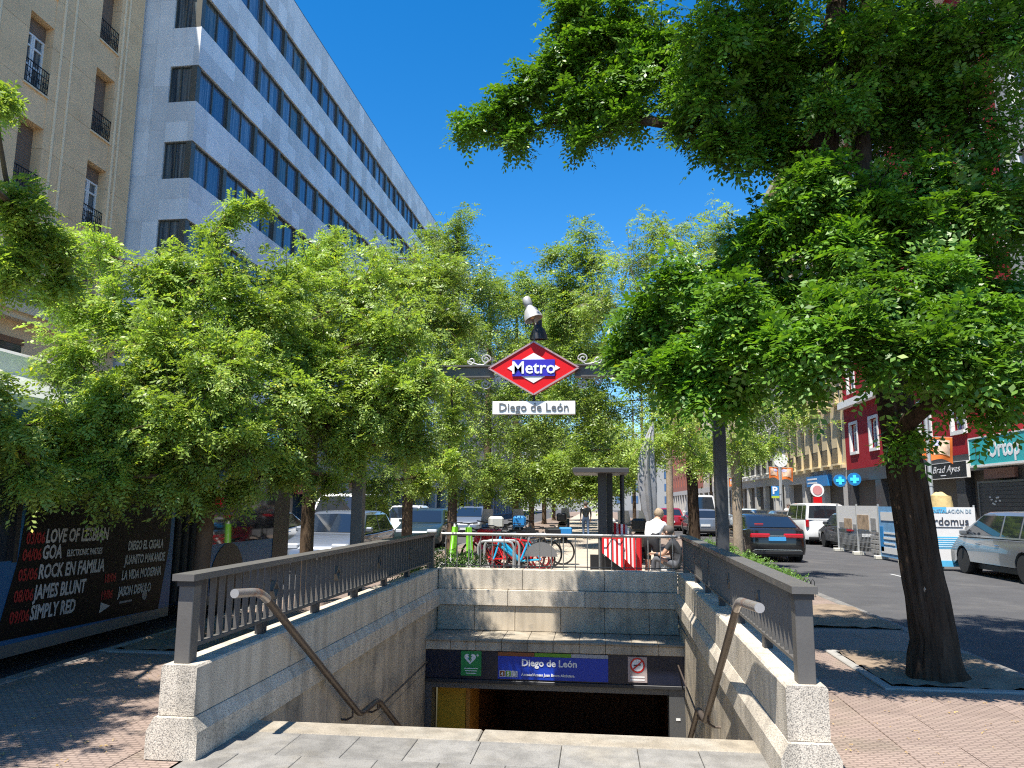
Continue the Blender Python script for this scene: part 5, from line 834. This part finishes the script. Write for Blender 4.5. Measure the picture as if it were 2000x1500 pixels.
def unit(v): return v / (np.linalg.norm(v, axis=-1, keepdims=True) + 1e-9)
def tree(name, label, trunk, lobes, leaf, L=.2, pairs=6, hexa=False, per=12, dens=1., bark=BARKY, tr_n=12, ridge=0, up=.75, group=None, twig=.0045, rad=None, wid=.42, flat=.85):
    """trunk: [(x, y, z, r)...]; lobes: [(centre, radius, clusters)]; limbs run from the trunk to the lobes and twigs to leaf clusters."""
    base = Vector(trunk[0][:3]); o = thing(name, label, 'tree', base, group); tp = [Vector(t[:3]) for t in trunk]; tr = [t[3] for t in trunk]
    fine = []; fr = []
    for i in range(len(tp) - 1):
        m = max(2, int((tp[i + 1] - tp[i]).length / (.12 if ridge else .3)))
        for j in range(m): a = j / m; fine.append(tp[i].lerp(tp[i + 1], a) + Vector((random.uniform(-1, 1), random.uniform(-1, 1), 0)) * tr[i] * .03); fr.append(tr[i] * (1 - a) + tr[i + 1] * a)
    fine.append(tp[-1]); fr.append(tr[-1])
    if ridge:
        ph = [random.uniform(0, 6.28) for _ in range(6)]
        rg = lambda th, i: 1 + ridge * (.9 * abs(math.sin(th * 6.5 + ph[0] + .5 * math.sin(i * .23 + ph[1]))) ** .6 + .5 * math.sin(th * 13 + i * .35 + ph[2]) * .4 + .4 * math.sin(i * .9 + th * 3 + ph[3]) * .3 - .5)
    else: rg = None
    MB().tube(fine, fr, tr_n, True, rg).build('trunk', bark, o, True)
    lb = MB(); tw = MB(); Ps = []; Ds = []; Us = []
    nodes = [(p, fr[i], 0.0) for i, p in enumerate(fine) if p.z > tp[-1].z * .28] or [(fine[-1], fr[-1], 0.0)]
    todo = [Vector(l[0]) for l in lobes]; link_ = []; kids = {}
    while todo:                                                     # each limb grows from the nearest limb or trunk point already there
        c, k = min(((c, k) for c in todo for k in range(len(nodes))), key=lambda q: (nodes[q[1]][0] - q[0]).length + .25 * nodes[q[1]][2] + max(0, nodes[q[1]][0].z - q[0].z) * .35)
        todo.remove(c); link_.append((k, len(nodes))); nodes.append((c, 0, nodes[k][2] + (nodes[k][0] - c).length))
    load = [0] * len(nodes)
    for a, b in reversed(link_): load[b] += 1; load[a] += load[b]
    for a, b in link_:
        s, c = nodes[a][0], nodes[b][0]; ln = (c - s).length; r1 = .010 + .0085 * math.sqrt(load[b]) * (1.6 if ridge else 1); r0 = r1 * 1.25; w = Vector((random.uniform(-1, 1), random.uniform(-1, 1), random.uniform(-.3, 1))) * ln * .07
        lb.tube([s, s.lerp(c, .3) + w - Vector((0, 0, .04 * ln)), s.lerp(c, .65) + w * .8 - Vector((0, 0, .03 * ln)), c], [r0, r0 * .95, r1, r1 * .75], 7)
    for c, r, nc in lobes:
        c = Vector(c); r = Vector(r) if hasattr(r, '__len__') else Vector((r, r, r * flat))
        for _ in range(max(3, int(nc * dens))):
            v = unit(RNG.normal(0, 1, 3)); q = float(np.clip(RNG.normal(.66, .27), .06, 1.5)); e = np.array(c) + v * np.array(r) * q
            st = np.array(c) + (e - np.array(c)) * RNG.uniform(0, .35); d = e - st; ln = np.linalg.norm(d)
            tw.tube([Vector(st), Vector(st + d * .55 + np.array([0, 0, .06 * ln])), Vector(e)], [twig * 1.6, twig * 1.1, twig * .4], 3, False)
            k = per; t = RNG.uniform(.25, 1.04, k); Ps.append(st + d * t[:, None] + RNG.normal(0, .035, (k, 3))); out = unit(d) * .7 + RNG.normal(0, .75, (k, 3)); out[:, 2] = out[:, 2] * .55 - .12; Ds.append(out)
            Us.append(LIGHT * up + np.array([0, 0, .3]) + RNG.normal(0, .38, (k, 3)))
    if len(lb.v): lb.build('limbs', bark, o, True, kind='stuff')
    if len(tw.v): tw.build('twigs', bark, o, kind='stuff')
    P = np.concatenate(Ps) - np.array(base); D = np.concatenate(Ds); U = np.concatenate(Us); Ln = L * RNG.uniform(.5, 1.35, len(P))
    me = leafmesh('crown', P, D, U, Ln, pairs, hexa, wid); me.materials.append(leaf); link('crown', me, o, 'stuff'); return o
def lob(l, k=1.0, Yo=0, grow=1.0):                                            # lobes given as (pixel x, pixel y, distance, radius in pixels, clusters)
    out = []
    for px, py, Y, rp, nc in l:
        r = rp * grow * (Y + Yo) / F; out.append((gy(px, py, Y + Yo), Vector((r, r * 1.05, r * .95)), nc * k))
    return out
def V4(p, r): return (p.x, p.y, p.z, r)
# the big locust at right
A = [(1290, 90, 9.2, 85, 40), (1205, 60, 9.4, 90, 46), (1140, 110, 9.5, 85, 46), (1060, 145, 9.6, 75, 40), (985, 215, 9.7, 62, 34), (925, 245, 9.7, 38, 14), (1010, 262, 9.6, 40, 15), (1110, 215, 9.5, 65, 32), (1190, 200, 9.4, 65, 32), (1150, 275, 9.4, 26, 8), (1240, 140, 9.2, 65, 32), (1130, 20, 9.4, 75, 34), (1230, 235, 9.2, 35, 12), (1340, 170, 8.8, 70, 32), (1350, 250, 8.6, 45, 14), (1480, 140, 8.5, 85, 34), (1470, 260, 8.5, 65, 22), (1550, 120, 8.7, 90, 34), (1540, 280, 8.6, 55, 16), (1720, 150, 8.7, 100, 36), (1840, 160, 8.4, 100, 36),
     (1400, 60, 8.0, 120, 36), (1380, 180, 8.1, 75, 20), (1420, 270, 8.2, 70, 18), (1500, 60, 8.5, 140, 40), (1520, 200, 8.7, 95, 26), (1650, 60, 9.0, 150, 42), (1640, 220, 9.0, 110, 30), (1800, 60, 8.6, 150, 42), (1950, 70, 8.2, 150, 42), (1760, 230, 8.6, 120, 36), (1900, 230, 8.3, 130, 40),
     (1820, 380, 8.4, 120, 40), (1960, 400, 8.2, 110, 34), (1680, 380, 8.8, 110, 32), (1590, 460, 9.0, 100, 32), (1480, 480, 9.0, 90, 30), (1740, 500, 8.4, 110, 36), (1880, 540, 8.2, 110, 36), (1990, 600, 8.0, 90, 26), (1640, 570, 8.2, 100, 34), (1520, 580, 8.4, 95, 32), (1400, 560, 8.6, 95, 32), (1330, 600, 8.5, 80, 26),
     (1265, 655, 8.2, 55, 20), (1215, 700, 8.4, 34, 11), (1300, 715, 7.6, 66, 24), (1390, 665, 7.4, 75, 26), (1360, 755, 7.4, 48, 15), (1480, 680, 7.0, 78, 28), (1560, 695, 6.7, 68, 26), (1650, 650, 6.5, 75, 28), (1720, 690, 6.5, 48, 15), (1825, 670, 6.5, 68, 26), (1905, 700, 6.6, 62, 24), (1960, 750, 6.7, 36, 11), (1870, 755, 6.9, 30, 8), (1760, 850, 7.72, 22, 6), (1450, 765, 7.4, 40, 11), (1320, 545, 7.6, 48, 14), (1255, 610, 7.9, 40, 12), (1440, 590, 7.0, 55, 16), (1690, 560, 6.8, 55, 16), (1600, 600, 6.7, 50, 14), (1890, 620, 6.8, 60, 18), (1840, 540, 7.0, 50, 14), (1965, 660, 6.8, 48, 13), (1930, 800, 6.9, 26, 6), (1780, 600, 6.9, 45, 12), (1600, 340, 7.7, 85, 24), (1700, 400, 7.6, 90, 26), (1560, 420, 7.9, 75, 20), (1480, 465, 8.2, 55, 13), (1800, 430, 7.6, 85, 24), (1640, 470, 7.5, 75, 20), (1630, 190, 8.0, 75, 18), (1720, 80, 8.1, 80, 18), (1900, 400, 7.7, 85, 22),
     (2120, 100, 8.4, 160, 22), (2120, 350, 8.4, 150, 20), (2100, 600, 8.2, 130, 18), (1700, -120, 8.8, 170, 24), (1950, -120, 8.6, 170, 20), (1400, -110, 8.4, 130, 20), (1200, -60, 9.4, 90, 22)]
tb_ = gz(1830, 1325); AT = [V4(tb_ + Vector((0, 0, -.05)), .30), V4(gy(1829, 1312, 7.97), .245), V4(gy(1824, 1250, 7.97), .198), V4(gy(1795, 1080, 7.95), .168), V4(gy(1757, 850, 7.95), .158), V4(gy(1728, 640, 8.0), .15), V4(gy(1690, 500, 8.15), .15), V4(gy(1610, 300, 8.5), .135), V4(gy(1625, 80, 8.8), .12), V4(gy(1650, -120, 9.0), .08)]
UPC = [((x, y, z), r, 26) for x, y, z, r in ((1.2, 7.0, 8.9, 1.0), (2.2, 6.7, 9.0, 1.1), (3.3, 6.6, 9.0, 1.1), (4.4, 6.8, 9.0, 1.1), (1.8, 7.8, 9.6, 1.1), (3.0, 7.6, 9.9, 1.2), (4.2, 7.8, 9.8, 1.2), (5.3, 7.4, 8.9, 1.1), (2.5, 8.6, 10.4, 1.1), (3.9, 8.8, 10.6, 1.2), (5.0, 8.7, 10.0, 1.1), (2.2, 6.3, 8.4, .7), (3.6, 6.0, 8.5, .7), (1.4, 8.2, 8.8, .8))]
big = tree('locust_tree', 'large locust tree with leaning furrowed trunk on the right pavement', AT, lob(A) + UPC, LEAFA, .225, 5, False, 13, 1.12, BARK, 84, .17, twig=.006, wid=.46)
MB().tube([gy(1705, 560, 8.1), gy(1690, 380, 8.3), gy(1680, 150, 8.6), gy(1700, -80, 8.8)], [.11, .09, .075, .05], 14).build('fork', BARK, big, True)
for px, py, r in ((1842, 1255, .05), (1835, 1205, .035), (1815, 1150, .03)):
    c = gy(px - 6, py, 7.80); MB().ell(c, (r * .8, r * .5, r * 1.7), 12, 8, .12).build('bark_scar', BARKP, big, True)
# the left row: young pagoda trees
L0 = [((-5.2, 4.6, 3.9), .8, 30), ((-4.9, 4.0, 4.5), .8, 28), ((-5.7, 5.1, 4.3), .8, 28), ((-5.9, 4.6, 5.0), .8, 24), ((-4.6, 3.6, 4.1), .7, 22), ((-5.4, 3.8, 5.2), .8, 22), ((-4.9, 4.9, 4.6), .55, 18), ((-6.2, 5.6, 3.2), .6, 18)]
tree('pagoda_tree', 'leafy street tree at the left edge beside the bus', [(-5.0, 4.6, 0, .1), (-5.05, 4.7, 1.5, .085), (-5.0, 5.0, 2.8, .07), (-5.0, 5.3, 4.2, .04)], L0 + lob([(-10, 200, 5.9, 45, 12), (25, 400, 6.2, 65, 18), (80, 470, 6.5, 70, 22), (20, 520, 6.3, 80, 24), (120, 545, 6.8, 55, 16), (15, 850, 6.4, 75, 20), (60, 920, 6.6, 70, 18), (-30, 760, 6.2, 60, 12)]), LEAFB, .165, 6, False, 14, 1.35, group='boulevard trees, left row')
def trk(X, Y, h, r, lean=0): return [(X, Y, -.03, r * 1.25), (X + lean * .2, Y, .4, r), (X + lean * .5, Y, h * .45, r * .9), (X + lean, Y, h * .75, r * .6), (X + lean, Y + .05, h, r * .25)]
L1 = [(330, 540, 8.6, 95, 34), (230, 620, 8.3, 85, 30), (430, 550, 8.7, 90, 32), (510, 620, 8.8, 85, 30), (320, 680, 8.0, 105, 40), (430, 730, 8.0, 110, 42), (240, 770, 7.8, 95, 34), (150, 830, 7.5, 85, 30), (340, 830, 7.7, 100, 38), (470, 850, 8.2, 85, 30), (110, 930, 7.4, 55, 14), (220, 930, 7.5, 65, 18), (350, 930, 7.8, 60, 18), (550, 760, 8.8, 85, 30), (415, 460, 8.8, 22, 5), (440, 425, 8.8, 17, 4), (470, 405, 8.8, 16, 3), (505, 400, 8.8, 12, 3), (140, 690, 7.9, 50, 14), (560, 910, 8.9, 45, 12), (130, 600, 8.2, 45, 12), (330, 640, 9.3, 110, 30), (450, 700, 9.6, 110, 30), (190, 490, 8.5, 50, 10), (380, 960, 8.3, 45, 12), (470, 950, 8.6, 45, 12), (560, 560, 9.5, 70, 22), (600, 700, 9.5, 70, 22), (260, 870, 8.8, 80, 22)]
tree('pagoda_tree', 'low spreading street tree in front of the bus, left of the railing', trk(-4.62, 8.7, 4.3, .10, .15), lob(L1, grow=1.25), LEAFB, .165, 5, False, 14, 2.0, group='boulevard trees, left row')
L2 = [(610, 540, 11.4, 85, 36), (560, 640, 11, 85, 32), (700, 570, 10.4, 95, 40), (640, 690, 9.9, 105, 48), (760, 650, 9.8, 95, 44), (720, 780, 9.7, 105, 48), (620, 820, 9.9, 90, 36), (810, 750, 9.7, 85, 40), (570, 880, 10.2, 50, 16), (690, 870, 9.8, 60, 24), (800, 860, 9.8, 55, 22), (650, 480, 12.2, 45, 14), (700, 640, 13, 120, 44), (840, 620, 13.6, 75, 36), (870, 540, 14, 60, 28), (880, 720, 13.6, 55, 26), (780, 540, 13.6, 75, 34), (900, 630, 14, 40, 16), (880, 830, 13.4, 40, 16), (640, 930, 11.6, 45, 14), (740, 940, 12.4, 45, 14), (820, 930, 13, 40, 14), (590, 600, 12.4, 80, 26), (880, 900, 13.2, 40, 14)]
tree('pagoda_tree', 'street tree behind the left sign post with a dark trunk', trk(-4.62, 12.1, 5.6, .11), lob(L2, grow=1.2), LEAFB, .17, 5, False, 14, 1.7, group='boulevard trees, left row')
L3 = [(820, 540, 18, 75, 34), (870, 620, 18, 85, 38), (840, 720, 17.8, 85, 38), (910, 700, 18, 65, 26), (890, 800, 17.8, 70, 28), (770, 560, 18.4, 60, 22), (760, 840, 17.5, 50, 16), (850, 880, 17.5, 50, 16), (800, 640, 18.3, 80, 30), (820, 950, 17.8, 35, 12), (900, 900, 18, 45, 16), (740, 500, 18.4, 35, 10)]
tree('pagoda_tree', 'street tree third beyond the stairwell in the left row', trk(-4.5, 18.2, 8, .13), lob(L3, grow=1.2), LEAFB, .225, 4, False, 12, 1.5, group='boulevard trees, left row')
L4 = [(880, 490, 24, 65, 34), (900, 430, 24, 40, 14), (930, 560, 24, 70, 36), (950, 650, 24, 70, 36), (930, 760, 24, 70, 34), (960, 840, 24, 55, 24), (890, 900, 23.5, 45, 18), (850, 470, 24.5, 40, 14), (900, 950, 24, 34, 14), (960, 920, 24, 40, 18), (860, 560, 24.5, 60, 26)]
tree('pagoda_tree', 'tall street tree rising above its neighbours in the left row', trk(-4.5, 24, 10.5, .15), lob(L4, grow=1.2), LEAFC, .30, 3, False, 11, 1.9, group='boulevard trees, left row')
L5 = [(985, 590, 31, 55, 34), (1000, 680, 31, 60, 34), (995, 780, 31, 60, 34), (1010, 860, 31, 55, 28), (960, 920, 30.5, 35, 14), (960, 560, 31, 40, 16), (1000, 930, 31, 40, 18), (950, 960, 31, 30, 12), (1030, 960, 31, 26, 10)]
tree('pagoda_tree', 'street tree just left of the Metro diamond in the left row', trk(-4.4, 31, 11, .16), lob(L5, grow=1.2), LEAFC, .36, 3, False, 11, 2.3, group='boulevard trees, left row')
L6 = [(1035, 600, 40, 45, 30), (1045, 680, 40, 55, 32), (1050, 770, 40, 55, 32), (1050, 850, 40, 50, 28), (1030, 920, 39, 35, 14), (1075, 630, 41, 35, 16), (1060, 925, 40, 38, 18), (1090, 950, 40, 30, 12), (1010, 955, 40, 28, 10), (1050, 565, 40, 34, 18), (1095, 585, 40, 36, 18), (1020, 550, 40, 26, 10), (1100, 690, 40, 40, 20)]
tree('pagoda_tree', 'distant street tree straight behind the Metro sign', trk(-4.2, 40, 12, .17), lob(L6, grow=1.2), LEAFC, .48, 3, False, 10, 2.4, group='boulevard trees, left row')
for i, (Y, px, txt) in enumerate(((50, 1062, 'seventh'), (62, 1085, 'eighth'), (76, 1105, 'ninth'))):
    tree('pagoda_tree', 'faint far street tree, %s of the left row' % txt, trk(-4.2, Y, 12, .18), lob([(px + dx, py, Y, 42, 26) for dx, py in ((0, 640), (-8, 720), (14, 780), (-5, 850), (10, 900), (-14, 935), (22, 940))]), LEAFC, .64, 3, False, 10, 2.2, group='boulevard trees, left row')
# the right row
R1 = [(1230, 520, 20, 85, 40), (1300, 460, 20, 70, 30), (1360, 520, 20.3, 85, 38), (1170, 590, 20, 65, 28), (1280, 620, 20, 90, 42), (1400, 460, 20.5, 70, 28), (1200, 690, 19.8, 60, 24), (1330, 830, 19.4, 70, 28), (1260, 860, 19.4, 60, 22), (1440, 860, 19.4, 55, 20), (1490, 800, 19.6, 75, 30), (1560, 790, 19.8, 60, 22), (1510, 870, 19.4, 35, 10), (1370, 900, 19.2, 40, 12)]
tree('boulevard_tree', 'street tree with a pale slender trunk beside the right sign post', trk(3.42, 19.6, 8, .12), lob(R1, grow=1.15), LEAFB, .235, 4, False, 12, 1.5, bark=BARKP, group='boulevard trees, right row')
R2 = [(1110, 600, 28, 55, 28), (1150, 520, 28, 60, 30), (1100, 500, 28, 35, 12), (1125, 700, 28, 65, 32), (1170, 790, 28, 65, 32), (1220, 880, 27.5, 50, 22), (1290, 870, 27.5, 55, 24), (1130, 880, 28, 50, 22), (1360, 880, 28, 45, 18), (1280, 780, 28, 70, 30), (1100, 560, 28, 42, 20), (1080, 640, 28.5, 40, 20), (1160, 600, 28, 60, 30), (1190, 690, 28, 60, 28), (1140, 455, 28, 34, 10), (1070, 500, 28.5, 22, 7), (1090, 780, 28.5, 45, 20)]
tree('boulevard_tree', 'street tree with a dark twisted trunk right of the seated man', trk(3.45, 28, 10, .2, -.25), lob(R2, grow=1.15), LEAFC, .34, 3, False, 11, 2.3, bark=BARK, group='boulevard trees, right row')
for i, (Y, px, txt) in enumerate(((37, 1110, 'third'), (47, 1150, 'fourth'), (58, 1140, 'fifth'), (72, 1150, 'sixth'))):
    tree('boulevard_tree', 'far street tree, %s of the right row' % txt, trk(3.4, Y, 11, .17), lob([(px + dx, py, Y, 45, 26) for dx, py in ((-20, 640), (30, 700), (0, 780), (40, 840), (-10, 900), (80, 890), (20, 935), (60, 930))]), LEAFC, .54, 3, False, 10, 2.0, bark=BARKP if i == 0 else BARKY, group='boulevard trees, right row')
for i, (X, Y, r, h) in enumerate(((12.6, 70, 2.6, 9), (12.6, 88, 2.6, 10), (-14.6, 46, 2.4, 8), (-14.6, 60, 2.4, 8))):
    tree('pavement_tree', 'round street tree on the far %s pavement, %s of two' % ('right' if X > 0 else 'left', 'nearer' if i % 2 == 0 else 'farther'), trk(X, Y, h, .14), [((X + random.uniform(-1, 1), Y + random.uniform(-1, 1), h * .72 + random.uniform(-1.5, 1.5)), r * .6, 26) for _ in range(6)], LEAFC, .6, 3, False, 10, .9)
# hedges and shrubs in the beds
def shrub(label, x0, x1, y0, y1, h, n, L=.10, group='shrubs in the boulevard beds'):
    o = thing('shrub', label, 'shrub', ((x0 + x1) / 2, (y0 + y1) / 2, 0), group); c = ORG[o.name]; st = MB()
    P = np.stack([RNG.uniform(x0, x1, n), RNG.uniform(y0, y1, n), h * RNG.uniform(.08, 1, n) ** .8], 1); P[:, 2] *= 1 - .35 * ((P[:, 0] - c.x) / (x1 - x0) * 2) ** 2 * RNG.uniform(.3, 1, n)
    for _ in range(14): x, y = random.uniform(x0, x1), random.uniform(y0, y1); st.tube([(x, y, 0), (x + random.uniform(-.1, .1), y + random.uniform(-.1, .1), h * .8)], [.009, .003], 5)
    st.build('stems', BARKY, o, kind='stuff'); me = leafmesh('foliage', P - np.array(c), unit(RNG.normal(0, 1, (n, 3)) + np.array([0, 0, .6])), np.array([[-.2, -.3, 1]]) + RNG.normal(0, .4, (n, 3)), L * RNG.uniform(.7, 1.3, n), 2, False, .6); me.materials.append(LEAFD); link('foliage', me, o, 'stuff')
shrub('low leafy shrub behind the far left corner of the railing', -3.6, -2.0, 13.2, 14.6, .75, 2600); shrub('leafy shrub beside the seated man behind the railing', 1.72, 2.5, 13.4, 15.6, .95, 2000); shrub('low shrub by the hooped fence behind the right railing', 2.7, 3.8, 14.7, 16.4, .40, 1400); shrub('long low shrub under the right row of trees', 2.4, 3.8, 17.0, 21.5, .5, 2400)
# fallen leaves on the left paving
n = 340; P = np.stack([np.concatenate([RNG.uniform(-5.1, -2.95, 240), RNG.uniform(1.65, 4.0, 100)]), np.concatenate([RNG.uniform(4.6, 9.5, 240), RNG.uniform(4.8, 7.6, 100)]), np.full(n, .012)], 1); me = leafmesh('leaf_litter', P, unit(np.stack([RNG.normal(0, 1, n), RNG.normal(0, 1, n), np.zeros(n)], 1)), np.array([[0, 0, 1.]]) + RNG.normal(0, .2, (n, 3)), RNG.uniform(.03, .09, n), 1, False, .5, 0); me.vertices.foreach_get('co', (co := np.empty(len(me.vertices) * 3, np.float32))); co[2::3] = np.clip(co[2::3], .004, .03); me.vertices.foreach_set('co', co); me.materials.append(mat('dry_leaf', (.42, .27, .09), .8, island=.4)); lo = link('leaf_litter', me, None, 'stuff'); lo['label'] = 'dry leaves scattered on the paving either side of the stairwell'; lo['category'] = 'leaves'
